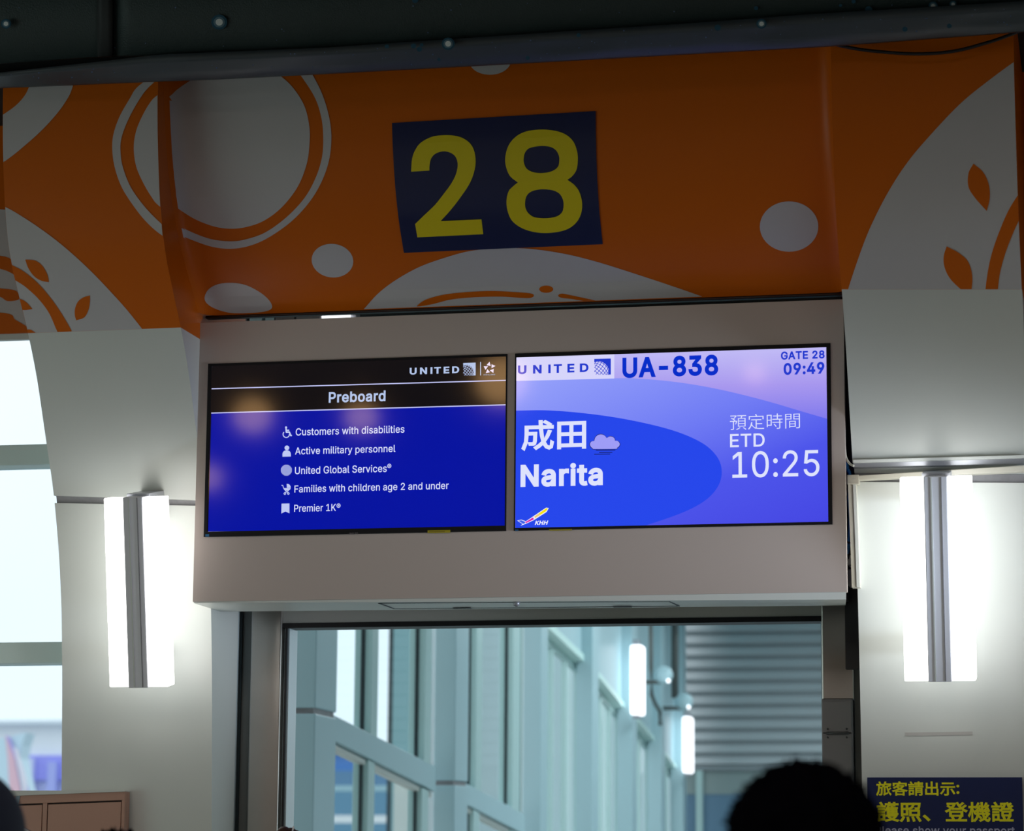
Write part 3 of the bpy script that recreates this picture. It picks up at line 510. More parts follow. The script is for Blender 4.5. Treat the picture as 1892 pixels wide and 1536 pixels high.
 "\u7530": [350,[[34,270,34,-25,60,-25,60,-4,291,-4,291,-25,318,-25,318,270],[60,23,60,122,160,122,160,23],[291,23,186,23,186,122,291,122],[60,148,60,244,160,244,160,148],[291,148,186,148,186,244,291,244]]],
 "\u9810": [350,[[194,148,297,148,297,113,194,113],[194,94,297,94,297,59,194,59],[194,201,297,201,297,167,194,167],[205,33,172,8,130,-12,139,-20,148,-29,191,-8,228,19],[259,17,293,-6,320,-29,341,-14,313,9,279,31],[31,216,69,192,103,166,13,166,13,142,71,142,71,4,70,-1,64,-2,25,-2,30,-15,34,-27,64,-27,83,-23,94,-14,96,3,96,142,133,142,124,114,114,91,134,86,149,121,164,162,147,167,143,166,118,166,126,177,114,188,99,200,128,232,154,267,137,279,132,277,21,277,21,254,115,254,98,232,80,213,45,233],[170,222,170,39,322,39,322,222,249,222,259,255,334,255,334,278,156,278,156,255,230,255,223,222]]],
 "\u5b9a": [350,[[78,132,57,48,13,-12,24,-20,34,-29,64,6,86,50,150,-9,244,-22,326,-22,330,-9,336,4,246,4,216,5,188,8,188,79,293,79,293,103,188,103,188,161,278,161,278,186,74,186,74,161,161,161,161,15,123,40,97,84,105,130],[149,289,158,272,165,255,29,255,29,178,55,178,55,230,294,230,294,178,321,178,321,255,195,255,187,275,175,297]]],
 "\u6642": [350,[[156,73,182,42,200,12,223,25,203,55,177,85],[221,294,221,252,147,252,147,229,221,229,221,185,133,185,133,161,267,161,267,121,134,121,134,98,267,98,267,4,266,-2,260,-3,213,-3,218,-15,222,-28,257,-27,279,-23,290,-14,293,3,293,98,334,98,334,121,293,121,293,161,338,161,338,185,247,185,247,229,323,229,323,252,247,252,247,294],[102,146,102,65,51,65,51,146],[102,169,51,169,51,247,102,247],[27,271,27,12,51,12,51,41,127,41,127,271]]],
 "\u9593": [350,[[215,59,215,25,133,25,133,59],[215,79,133,79,133,112,215,112],[109,132,109,-13,133,-13,133,5,240,5,240,132],[134,210,134,179,58,179,58,210],[134,229,58,229,58,259,134,259],[294,210,294,179,215,179,215,210],[294,229,215,229,215,259,294,259],[307,279,190,279,190,158,294,158,294,7,292,1,286,-1,237,-1,243,-15,246,-28,282,-27,305,-23,317,-13,321,7,321,279],[32,279,32,-28,58,-28,58,159,159,159,159,279]]],
 "\u65c5": [350,[[66,287,77,262,85,238,109,247,100,270,89,294],[198,294,176,235,144,187,165,171,183,195,199,223,331,223,331,247,209,247,217,268,223,290],[303,213,247,192,179,175,179,23,174,4,166,-6,174,-15,180,-26,198,-14,260,15,256,39,204,15,204,159,236,166,264,54,318,-22,326,-11,336,-1,301,37,277,90,304,112,331,136,312,152,293,133,270,113,263,142,258,172,293,183,325,195],[18,236,18,211,56,211,56,158,48,74,11,-12,30,-27,69,57,79,141,120,141,115,39,108,3,104,-1,87,-1,70,0,75,-12,77,-23,109,-23,121,-20,130,-12,139,32,144,166,80,166,80,211,154,211,154,236]]],
 "\u5ba2": [350,[[125,185,231,185,206,162,176,141,147,161,123,184],[132,232,94,190,32,153,42,144,50,134,79,150,105,168,126,147,151,128,83,101,12,84,20,73,25,61,81,75,81,-28,107,-28,107,-16,245,-16,245,-27,272,-27,272,76,321,67,329,79,338,91,266,105,201,129,241,160,272,196,254,207,249,206,145,206,161,227],[175,113,215,95,259,80,97,80,138,95],[107,6,107,58,245,58,245,6],[151,291,167,262,27,262,27,196,53,196,53,238,297,238,297,196,323,196,323,262,197,262,188,280,177,297]]],
 "\u8acb": [350,[[28,188,28,167,128,167,128,188],[28,142,28,121,128,121,128,142],[14,235,14,213,140,213,140,235],[53,285,67,261,78,238,99,250,87,272,72,296],[226,294,226,271,152,271,152,250,226,250,226,229,161,229,161,210,226,210,226,187,143,187,143,167,336,167,336,187,251,187,251,210,323,210,323,229,251,229,251,250,328,250,328,271,251,271,251,294],[290,126,290,101,194,101,194,126],[169,146,169,-27,194,-27,194,38,290,38,290,0,288,-4,284,-5,271,-6,249,-5,254,-16,257,-27,284,-27,303,-23,312,-15,314,0,314,146],[194,82,290,82,290,57,194,57],[28,96,28,-23,50,-23,50,-7,130,-7,130,96],[50,74,107,74,107,15,50,15]]],
 "\u51fa": [350,[[36,119,36,-7,285,-7,285,-27,313,-27,313,119,285,119,285,19,189,19,189,141,299,141,299,263,271,263,271,167,189,167,189,294,160,294,160,167,80,167,80,262,53,262,53,141,160,141,160,19,65,19,65,119]]],
 "\u793a": [350,[[82,123,52,66,12,20,25,12,36,4,77,54,109,116],[239,112,276,56,301,4,327,15,301,68,264,122],[52,268,52,242,299,242,299,268],[21,183,21,157,161,157,161,7,160,1,153,-1,99,0,105,-14,109,-28,148,-27,173,-23,186,-13,190,6,190,157,329,157,329,183]]],
 "\u8b77": [350,[[29,188,29,167,126,167,126,188],[29,142,29,121,126,121,126,142],[14,235,14,213,138,213,138,235],[53,285,68,261,79,238,100,250,88,272,73,296],[28,96,28,-23,51,-23,51,-7,127,-7,127,96],[51,74,104,74,104,15,51,15],[282,55,263,38,240,23,217,38,199,55],[146,74,146,55,186,55,174,51,193,31,216,13,175,1,133,-7,140,-17,145,-28,193,-17,239,-1,281,-17,326,-28,332,-17,341,-7,301,1,264,13,295,37,318,67,303,75,299,74],[223,231,237,208,188,208,197,231,193,232,213,232,213,251,264,251,264,232,287,232,287,251,336,251,336,272,287,272,287,294,264,294,264,272,213,272,213,294,190,294,190,272,138,272,138,251,190,251,190,234,176,237,157,198,131,166,145,146,164,168,164,79,186,79,186,89,331,89,331,107,262,107,262,125,317,125,317,141,262,141,262,159,317,159,317,174,262,174,262,191,324,191,324,208,260,208,252,223,241,239],[240,159,240,141,186,141,186,159],[240,174,186,174,186,191,240,191],[240,125,240,107,186,107,186,125]]],
 "\u7167": [350,[[185,143,287,143,287,89,185,89],[160,165,160,67,313,67,313,165],[119,44,124,7,126,-27,152,-23,149,10,143,46],[194,45,207,8,215,-26,241,-20,232,13,218,49],[265,47,291,8,310,-29,335,-18,315,18,289,56],[61,54,40,15,15,-19,40,-30,65,6,86,47],[57,256,110,256,110,194,57,194],[57,102,57,171,110,171,110,102],[33,279,33,61,57,61,57,78,134,78,134,279],[150,280,150,256,208,256,188,215,139,189,147,180,153,169,211,203,234,256,297,256,293,220,287,205,283,203,277,202,242,203,246,193,248,182,288,181,300,184,309,190,317,214,324,280]]],
 "\u3001": [350,[[96,-20,119,1,81,42,41,78,18,58,58,22]]],
 "\u767b": [350,[[99,123,245,123,245,79,99,79],[73,145,73,57,273,57,273,145],[308,250,285,229,259,207,235,234,262,254,289,277,269,291,248,271,223,250,210,271,199,293,176,286,201,239,234,196,118,196,145,232,166,273,149,282,144,281,35,281,35,259,132,259,116,233,96,210,75,228,50,244,36,230,60,213,81,194,46,167,9,148,18,138,25,128,70,154,113,191,113,174,239,174,239,192,278,157,322,131,331,143,341,153,306,170,274,193,301,214,328,236],[228,55,217,29,203,3,121,3,143,11,134,32,121,55,98,47,110,25,118,3,21,3,21,-20,329,-20,329,3,230,3,254,48]]],
 "\u6a5f": [350,[[56,294,56,227,17,227,17,202,52,202,34,131,9,73,16,61,21,48,40,90,56,145,56,-28,77,-28,77,147,96,106,109,125,77,179,77,202,106,202,106,227,77,227,77,294],[201,292,206,196,216,113,162,113,162,134,140,134,140,113,113,113,113,92,139,92,127,40,87,-11,96,-18,104,-27,139,12,157,56,177,37,194,20,210,36,188,57,161,79,162,92,220,92,229,57,240,28,210,7,174,-9,182,-18,189,-26,221,-10,251,8,275,-17,306,-28,325,-17,338,23,329,29,320,36,314,7,305,-2,286,5,269,23,293,50,312,80,290,88,276,65,258,44,250,66,243,92,328,92,328,113,298,113,308,123,291,136,271,148,258,136,274,125,289,113,238,113,228,195,223,292],[246,143,271,148,310,153,314,139,331,145,323,170,312,197,296,192,305,170,268,166,295,202,320,244,300,252,289,228,263,226,279,252,293,281,274,287,260,254,248,233,242,225,236,222,242,203,252,206,278,210,257,178,248,167,239,162],[120,136,134,140,183,147,187,133,204,139,197,163,187,191,170,186,178,164,143,159,171,196,196,237,178,244,166,222,138,218,156,248,173,280,154,286,137,250,124,227,117,219,111,215,117,196,126,199,155,203,141,183,131,171,122,160,113,155]]],
 "\u8b49": [350,[[176,54,189,28,196,3,220,10,212,35,199,61],[188,128,279,128,279,86,188,86],[165,149,165,65,303,65,303,149],[28,188,28,167,121,167,121,188],[28,142,28,121,121,121,121,142],[14,235,14,213,132,213,132,235],[49,285,65,261,76,238,96,252,83,274,68,297],[318,245,288,222,277,242,295,255,312,271,296,285,269,261,259,291,238,286,254,237,277,194,194,194,214,232,228,277,213,282,208,281,148,281,148,259,199,259,192,241,183,223,169,234,153,244,138,228,156,216,171,203,151,180,130,163,145,145,168,163,188,187,188,173,279,173,279,191,299,167,322,148,331,158,341,167,318,184,299,206,317,217,334,231],[269,62,257,32,243,2,135,2,135,-19,334,-19,334,2,268,2,295,55],[27,96,27,-23,48,-23,48,-7,123,-7,123,96],[48,74,102,74,102,15,48,15]]],
}
from mathutils.geometry import delaunay_2d_cdt
GLYPHS['I'] = [187, [[60, 0, 60, 509, 127, 509, 127, 0]]]
def _wind(x, y, loops):
    w = 0
    for lp in loops:
        n = len(lp)
        for i in range(n):
            (x1, y1), (x2, y2) = lp[i], lp[(i+1) % n]
            if (y1 > y) != (y2 > y) and x < (x2-x1)*(y-y1)/(y2-y1)+x1: w += 1 if y2 > y1 else -1
    return w
def _area(lp): return .5*sum(lp[i][0]*lp[(i+1) % len(lp)][1]-lp[(i+1) % len(lp)][0]*lp[i][1] for i in range(len(lp)))
def fatten(lp, d):
    """move an outline to its right by d (mitred, limited at sharp corners)"""
    out = []; n = len(lp)
    for i in range(n):
        a, b, c = np.array(lp[i-1]), np.array(lp[i]), np.array(lp[(i+1) % n])
        u, v = b-a, c-b; u = u/(np.linalg.norm(u)+1e-9); v = v/(np.linalg.norm(v)+1e-9)
        n1, n2 = np.array([u[1], -u[0]]), np.array([v[1], -v[0]]); m = n1+n2; L = float(np.dot(m, m))
        m = m*2/max(L, 1.0) if L > 1e-6 else n1
        out.append(tuple(b+m*d))
    return out
_gc = {}
def glyph(ch, bold):
    """filled triangles of a letter: overlapping outlines are merged by their winding"""
    if (ch, bold) in _gc: return _gc[ch, bold]
    adv, lps = GLYPHS[ch]
    loops = [[(l[i]/1000, l[i+1]/1000) for i in range(0, len(l), 2)] for l in lps]
    if not loops: _gc[ch, bold] = (adv/1000, [], []); return _gc[ch, bold]
    if bold:
        sg_ = 1 if _area(max(loops, key=lambda l: abs(_area(l)))) > 0 else -1
        loops = [fatten(l, bold*sg_) for l in loops]
    pts, eds = [], []
    for l in loops:
        n = len(pts); pts += [Vector(p) for p in l]; eds += [(n+i, n+(i+1) % len(l)) for i in range(len(l))]
    V, E, F = delaunay_2d_cdt(pts, eds, [], 0, 1e-5)[:3]
    keep = []
    for f in F:
        cx, cy = sum(V[i].x for i in f)/len(f), sum(V[i].y for i in f)/len(f)
        if _wind(cx, cy, loops) != 0: keep.append(tuple(f))
    _gc[ch, bold] = (adv/1000, [tuple(v) for v in V], keep)
    return _gc[ch, bold]
def text_loops(body, bold=0.0, shear=0, space=1.0, cw=None):
    V, F, X, own = [], [], 0.0, []
    for k, ch in enumerate(body):
        adv, vs, fs = glyph(ch, bold)
        n = len(V); used = sorted({i for f in fs for i in f}); mp = {i: n+j for j, i in enumerate(used)}
        V += [(X+vs[i][0]+shear*vs[i][1], vs[i][1]) for i in used]
        F += [tuple(mp[i] for i in f) for f in fs]; own += [k]*len(fs)
        X += adv*space + (bold*1.2 if ord(ch) < 0x2000 else 0)
    return np.array(V), F, own
def text(name, body, x0, x1, yc, h, y, m, parent, bold=0.0, shear=0, space=1.0, each=False):
    """a line of flat print on the plane y, fitted to a box; each=True makes every letter an object"""
    v, fcs, own = text_loops(body, bold, shear, space)
    mn, mx = v.min(0), v.max(0); xm = (x0+x1)/2
    zt, zb_ = aty(xm, yc-h/2, y)[2], aty(xm, yc+h/2, y)[2]
    xa, xb = aty(x0, yc, y)[0], aty(x1, yc, y)[0]
    P3 = [(xa+(xb-xa)*(p[0]-mn[0])/(mx[0]-mn[0]), y, zb_+(zt-zb_)*(p[1]-mn[1])/(mx[1]-mn[1])) for p in v]
    groups = [list(range(len(fcs)))] if not each else [[i for i in range(len(fcs)) if own[i] == k] for k in sorted(set(own))]
    for g in groups:
        used = sorted({i for f in g for i in fcs[f]}); mp = {i: j for j, i in enumerate(used)}
        me = bpy.data.meshes.new(name); me.from_pydata([P3[i] for i in used], [], [tuple(mp[i] for i in fcs[f]) for f in g])
        bm = bmesh.new(); bm.from_mesh(me); bm.normal_update()
        for fc in bm.faces:
            if fc.normal.y > 0: fc.normal_flip()
        bm.to_mesh(me); bm.free(); me.materials.append(m)
        o = link(bpy.data.objects.new(name, me), parent)
    return o
def monitor(x0, x1, label, bz):
    t = root('monitor', label, 'monitor', None)
    l, r_, b, tp = bz
    boxes('bezel', [(x0, x1, -.005, .03, TZ0, TZ0+b), (x0, x1, -.005, .03, TZ1-tp, TZ1), (x0, x0+l, -.005, .03, TZ0+b, TZ1-tp), (x1-r_, x1, -.005, .03, TZ0+b, TZ1-tp)], BEZEL, t)
    box('back_shell', x0+.02, x1-.02, .03, .075, TZ0+.02, TZ1-.02, BLACK, t, .004)
    return t
tvl = monitor(*TV['l'], 'left monitor over the doorway showing the Preboard list on blue', (.010, .004, .016, .007))
tvr = monitor(*TV['r'], 'right monitor over the doorway showing flight UA-838 to Narita', (.004, .012, .008, .012))
LAV = glow('screen_text', 214, 218, 250)
LAV2 = glow('screen_text_dim', 178, 196, 232)
def screen_box(t, x0, x1, z0, z1, m):
    return box('screen', x0, x1, -.002, .004, z0, z1, m, t)
sl = screen_box(tvl, TV['l'][0]+.010, TV['l'][1]-.004, TZ0+.016, TZ1-.007, mat('screen_black', (.006, .006, .007, 1), .055, emis=rgb(12, 10, 14), estr=1))
YL = -.0026
def band(name, a, b, wpx, m, parent, y): return flat(name, [[(a[0], a[1]-wpx/2), (b[0], b[1]-wpx/2), (b[0], b[1]+wpx/2), (a[0], a[1]+wpx/2)]], y, m, parent)
flat('blue_field', [[(390.5, 763.5), (935, 748), (932.5, 974.5), (384.5, 983)]], YL, glow('screen_blue', 0, 16, 160), sl)
for a, b in (((391, 718.6), (935.6, 703)), ((390.3, 763.5), (935, 748.2)), ((384.5, 983.4), (933, 974.8))):
    band('screen_rule', a, b, 1.9, glow('screen_rule', 196, 200, 248), sl, YL-.0006)
YT = YL-.0006
text('screen_lettering', 'UNITED', 757, 848.4, 684.8, 12.6, YT, LAV2, sl, .030, space=1.25)
text('screen_lettering', 'Preboard', 607.5, 712.3, 733.2, 20, YT, LAV2, sl, .022)
text('screen_lettering', 'Customers with disabilities', 546.5, 747.3, 795.6, 14, YT, LAV, sl, .008)
text('screen_lettering', 'Active military personnel', 545.3, 730.6, 832.8, 17.0, YT, LAV, sl, .008)
text('screen_lettering', 'United Global Services', 545, 714.6, 867.6, 14, YT, LAV, sl, .008)
text('screen_lettering', '\u00ae', 715.5, 723, 861.2, 8, YT, LAV, sl, .004)
text('screen_lettering', 'Families with children age 2 and under', 544, 829, 902.2, 17.2, YT, LAV, sl, .008)
text('screen_lettering', 'Premier 1K', 543.5, 620.8, 938.6, 13.6, YT, LAV, sl, .008)
text('screen_lettering', '\u00ae', 621.8, 629.2, 934.6, 8, YT, LAV, sl, .004)
c6 = lambda pts: tf(pts, 5.256, 500, 770)
ICON = glow('screen_icon', 190, 200, 244)
def strokes(paths, wd):
    """a list of polylines as quads (pixel space)"""
    out = []
    for p in paths:
        for a, b in zip(p[:-1], p[1:]):
            a, b = np.array(a, float), np.array(b, float); d = (b-a); L = np.linalg.norm(d)
            if L < 1e-6: continue
            d = d/L; n = np.array([-d[1], d[0]])*wd/2; e = d*wd*.15
            out.append([[tuple(a-n-e), tuple(b-n+e), tuple(b+n+e), tuple(a+n-e)]])
    return out
arc = lambda cx, cy, r, a0, a1, n=14: [(cx+r*math.cos(math.radians(a0+(a1-a0)*k/n)), cy+r*math.sin(math.radians(a0+(a1-a0)*k/n))) for k in range(n+1)]
# wheelchair
flat('wheelchair_icon', [[c6(ell(150, 106, 11, 11, 16))]] + strokes([c6([(150, 118), (152, 152), (182, 150), (196, 186), (204, 182)]), c6([(152, 134), (178, 133)])], 2.6) + strokes([c6(arc(152, 172, 31, 210, 20, 18)[::-1]) if False else c6([(152-31*math.cos(math.radians(t)), 172-31*math.sin(math.radians(t))) for t in range(40, -190, -15)])], 1.8), YT, ICON, sl)
flat('person_icon', [[c6(ell(158, 304, 23, 23, 24))], [catmull(c6([(115, 390, 1), (116, 358), (128, 336), (156, 328), (184, 336), (195, 358), (197, 388, 1)]), 6)]], YT, ICON, sl)
gl = []
for k in range(-4, 5):
    o_ = k*12; hh = math.sqrt(max(0, 53**2-o_**2))
    gl.append(c6([(153+o_, 521-hh), (153+o_*1.0, 521+hh)])); gl.append(c6([(153-hh, 521+o_), (153+hh, 521+o_-1)]))
flat('globe_icon', strokes(gl, .85), YT, ICON, sl)
flat('stroller_icon', [[c6([(156, 652), (172, 654), (186, 664), (194, 678), (195, 692), (158, 692)])], [c6([(122, 694), (195, 695), (190, 708), (175, 718), (150, 720), (132, 712)])]] +
     strokes([c6([(106, 668), (119, 669), (126, 696)]), c6([(140, 718), (172, 742)]), c6([(175, 718), (140, 742)])], 1.3) +
     [[c6(ell(138, 748, 12, 12, 14)), c6(ell(138, 748, 5, 5, 10))], [c6(ell(172, 747, 12, 12, 14)), c6(ell(172, 747, 5, 5, 10))]], YT, ICON, sl)
flat('bookmark_icon', [[c6([(106, 846), (183, 844), (183, 940), (144, 922), (104, 942)])]], YT, ICON, sl)
# airline globe emblem: square with a latticed globe rising from its lower left corner
def globe_emblem(x0, x1, yt, yb, dark, light, parent, y):
    sxx, syy = (x1-x0), (yb-yt); T = lambda u, v: (x0+u*sxx, yt+v*syy-.0*u)
    flat('emblem_square', [[T(0, 0), T(1, -.03), T(1, .97), T(0, 1)]], y, light, parent)
    c, R_ = (.22, .80), .66
    cap = [T(0, 1), T(0, c[1]-math.sqrt(R_**2-c[0]**2))]
    a0, a1 = math.atan2(-(math.sqrt(R_**2-c[0]**2)), -c[0]), math.atan2(.17, math.sqrt(R_**2-.17**2))
    cap += [T(c[0]+R_*math.cos(a0+(a1-a0)*k/16), c[1]+R_*math.sin(a0+(a1-a0)*k/16)) for k in range(1, 17)]
    flat('emblem_globe', [cap], y-.0003, dark, parent)
    ln = []
    def clipp(path): 
        o, cur = [], []
        for (u, v) in path:
            if 0 <= u <= 1 and 0 <= v <= .985 and (u-c[0])**2+(v-c[1])**2 < R_**2: cur.append(T(u, v))
            else:
                if len(cur) > 1: o.append(cur)
                cur = []
        if len(cur) > 1: o.append(cur)
        return o
    for k in range(1, 8):    # meridians
        b = -.9+k*.26
        path = []
        for j in range(41):
            t = -math.pi/2+math.pi*j/40
            X, Y = R_*b*math.cos(t), -R_*math.sin(t)
            ca, sa = math.cos(.85), math.sin(.85); path.append((c[0]+X*ca+Y*sa, c[1]-X*sa+Y*ca))
        ln += clipp(path)
    for k in range(1, 9):
        lat_ = -1.2+k*.27; path = []
        for j in range(41):
            t = -math.pi/2+math.pi*j/40
            X, Y = R_*math.cos(lat_)*math.sin(t), -R_*math.sin(lat_)+.18*R_*math.cos(lat_)*math.cos(t)
            ca, sa = math.cos(.85), math.sin(.85); path.append((c[0]+X*ca+Y*sa, c[1]-X*sa+Y*ca))
        ln += clipp(path)
    flat('emblem_lattice', strokes(ln, sxx*.034), y-.0006, light, parent)
globe_emblem(855.9, 878.8, 671.0, 694.6, glow('screen_dark', 26, 22, 40), LAV2, sl, YT)
band('emblem_divider', (887.2, 681.5), (888.7, 681.5), 25, LAV2, sl, YT)
c5 = lambda pts: tf(pts, 18.92, 840, 650)
flat('alliance_star', [[c5(q)] for q in ([(1220, 352), (1262, 505), (1115, 470)], [(1290, 440), (1430, 500), (1290, 580)], [(1368, 600), (1355, 745), (1228, 655)], [(1145, 610), (1235, 718), (1088, 752)], [(1015, 512), (1168, 512), (1080, 640)])], YT, glow('star_lavender', 222, 215, 245), sl)
text('screen_lettering', 'STAR ALLIANCE', 893.4, 915, 692.6, 2.1, YT, LAV2, sl, .01)
text('maker_mark', 'PHILIPS', 645.8, 661.5, 986.2, 3.4, -.0056, mat('mark_grey', (.18, .16, .17, 1), .4), tvl, .02)
flat('yellow_sticker', [[(790, 980.3), (832, 979.6), (832, 984.6), (790, 985.4)]], -.0056, mat('yellow_sticker', (.42, .34, .0, 1), .5), tvl)
flat('sticker_print', [[(793, 982), (822, 981.5), (822, 983), (793, 983.6)]], -.0060, mat('yellow_sticker_print', (.2, .15, .0, 1), .5), tvl)
flat('blue_corner_tape', [[(379.5, 987.4), (386.5, 987.2), (386.3, 991.8), (379.3, 992)]], -.0056, mat('blue_tape', (.0, .10, .25, 1), .5), tvl)

# right monitor
def grad_mat(name, stops, axis, a, b):
    """screen picture with a gradient of its own"""
    m = mat(name, (.006, .006, .008, 1), .055, emis=(1, 1, 1, 1), estr=1); t = m.node_tree; bs = t.nodes['Principled BSDF']
    g = t.nodes.new('ShaderNodeTexCoord'); s = t.nodes.new('ShaderNodeSeparateXYZ'); t.links.new(g.outputs['Object'], s.inputs[0])
    mx_ = t.nodes.new('ShaderNodeMath'); mx_.operation = 'MULTIPLY'; mx_.inputs[1].default_value = axis[0]
    mz_ = t.nodes.new('ShaderNodeMath'); mz_.operation = 'MULTIPLY_ADD'; mz_.inputs[1].default_value = axis[1]
    t.links.new(s.outputs['X'], mx_.inputs[0]); t.links.new(s.outputs['Z'], mz_.inputs[0]); t.links.new(mx_.outputs[0], mz_.inputs[2])
    mr = t.nodes.new('ShaderNodeMapRange'); mr.inputs['From Min'].default_value = a; mr.inputs['From Max'].default_value = b
    t.links.new(mz_.outputs[0], mr.inputs['Value'])
    r = t.nodes.new('ShaderNodeValToRGB'); t.links.new(mr.outputs[0], r.inputs['Fac'])
    el = r.color_ramp.elements
    for i, (p, c) in enumerate(stops):
        e = el[i] if i < 2 else el.new(p)
        e.position = p; e.color = rgb(*c)
    t.links.new(r.outputs['Color'], bs.inputs['Emission Color'])
    return m
pa, pb = aty(1240, 650, 0), aty(1520, 900, 0)
G1 = grad_mat('screen_sky', [(0, (192, 186, 245)), (1, (116, 112, 236)), (.45, (168, 152, 238))], (0, -1), -aty(1240, 650, 0)[2], -aty(1500, 790, 0)[2])
G2 = grad_mat('screen_band', [(0, (148, 160, 250)), (1, (68, 70, 226)), (.42, (112, 124, 244)), (.7, (76, 84, 234))], (.35, -1), .35*aty(960, 700, 0)[0]-aty(960, 700, 0)[2], .35*aty(1530, 960, 0)[0]-aty(1530, 960, 0)[2])
sr = screen_box(tvr, TV['r'][0]+.004, TV['r'][1]-.012, TZ0+.008, TZ1-.012, G1)
c2r = lambda pts: tf(pts, 3.003, 930, 620)
flat('screen_band', [catmull(c2r([(73, 252, 1), (615, 238), (750, 240), (900, 252), (1050, 272), (1200, 300), (1350, 335), (1500, 375), (1650, 420), (1797, 463, 1), (1808, 1046, 1), (68, 1072, 1)]), 6)], -.0026, G2, sr)
flat('screen_oval', [catmull(c2r([(70, 417, 1), (250, 416), (450, 432), (650, 460), (850, 502), (1000, 548), (1120, 608), (1190, 680), (1212, 755), (1195, 830), (1140, 900), (1050, 958), (930, 1008), (770, 1061, 1), (67, 1072, 1)]), 6)], -.0030, glow('screen_oval', 36, 70, 234), sr)
flat('logo_card', [[(954, 658.7), (1135, 655), (1135, 699.6), (953.6, 704.2)]], -.0030, glow('screen_card', 214, 212, 250), sr)
NB = glow('screen_navy_text', 30, 56, 205)
text('screen_lettering', 'UNITED', 957, 1087.3, 681.6, 16.2, -.0035, NB, sr, .030, space=1.5, each=True)
globe_emblem(1098, 1128.6, 663.5, 693.2, glow('screen_card2', 214, 212, 250), NB, sr, -.0035)
NB2 = glow('screen_deep_text', 0, 44, 200)
text('screen_lettering', 'UA-838', 1150, 1327, 677.2, 38.5, -.0032, NB2, sr, .030)
text('screen_lettering', 'GATE 28', 1442.8, 1523.6, 656.2, 15.2, -.0032, NB, sr, .028)
text('screen_lettering', '09:49', 1447.8, 1523.2, 681, 22.2, -.0032, NB, sr, .030)
TW = glow('screen_white_text', 222, 226, 252)
text('screen_lettering', '\u6210\u7530', 963.2, 1083, 804, 57, -.0036, TW, sr, .008, each=True)
text('screen_lettering', 'Narita', 961.8, 1113.8, 877.6, 43, -.0036, TW, sr, .030)
text('screen_lettering', '\u9810\u5b9a\u6642\u9593', 1348.6, 1478, 779, 28.5, -.0036, TW, sr, -.003, each=True)
text('screen_lettering', 'ETD', 1348.8, 1412.8, 813.8, 24.4, -.0036, TW, sr, .010)
text('screen_lettering', '10:25', 1353, 1514, 857.4, 49, -.0036, TW, sr, .004)
c7 = lambda pts: tf(pts, 5.9125, 930, 630)
cloud = [(975, 1180), (950, 1160), (941, 1130), (955, 1102), (990, 1092, 1), (1000, 1055), (1030, 1025), (1068, 1017), (1105, 1030), (1130, 1060, 1), (1160, 1042), (1195, 1045), (1218, 1065), (1224, 1090, 1), (1255, 1095), (1275, 1120), (1272, 1150), (1245, 1175), (1230, 1185), (990, 1187)]
flat('cloud_outline', [catmull(c7(cloud), 6)], -.0036, glow('screen_cloud_line', 18, 20, 70), sr)
cc = np.array([1110, 1108])
flat('cloud_fill', [catmull(c7([tuple(cc+(np.array(p[:2])-cc)*np.array([.965, .94]))+tuple(p[2:]) for p in cloud]), 6)], -.0040, glow('screen_cloud', 158, 156, 246), sr)
flat('cloud_lines', strokes([c7([(1012, 1196), (1222, 1194)]), c7([(1048, 1220), (1190, 1218)]), c7([(994, 1240), (1166, 1237)])], 1.3), -.0040, glow('screen_cloud_line', 18, 20, 70), sr)
c8r = lambda pts: tf(pts, 6.307, 940, 850)
flat('aircraft_logo', [[c8r([(98, 708), (145, 697), (200, 716), (435, 557), (467, 562), (440, 608), (290, 704), (200, 745), (137, 768), (160, 748)])]], -.0036, glow('screen_white', 236, 238, 255), sr)
flat('aircraft_tail', [[c8r([(112, 710), (145, 704), (192, 722), (186, 742), (166, 746)])]], -.0040, glow('screen_tail_blue', 60, 96, 232), sr)
flat('aircraft_belly', [[c8r([(188, 722), (205, 719), (285, 670), (292, 694), (200, 738)])]], -.0040, glow('screen_magenta', 222, 8, 170), sr)
flat('aircraft_waist', [[c8r([(298, 660), (345, 628), (372, 640), (305, 680)])]], -.0040, glow('screen_gold', 240, 200, 110), sr)
flat('aircraft_nose', [[c8r([(345, 626), (437, 564), (458, 567), (434, 600), (372, 640)])]], -.0040, glow('screen_yellow', 246, 224, 0), sr)
text('screen_lettering', 'KHH', 988, 1013, 966.2, 7.6, -.0036, glow('screen_white', 236, 238, 255), sr, .03, shear=.25)
flat('yellow_sticker', [[(1014.5, 978.6), (1057, 978.0), (1057, 980.2), (1014.5, 980.9)]], -.0056, MATS['yellow_sticker'], tvr)
flat('blue_corner_tape', [[(951.5, 978.6), (958, 978.4), (958, 981.2), (951.5, 981.5)]], -.0056, MATS['blue_tape'], tvr)

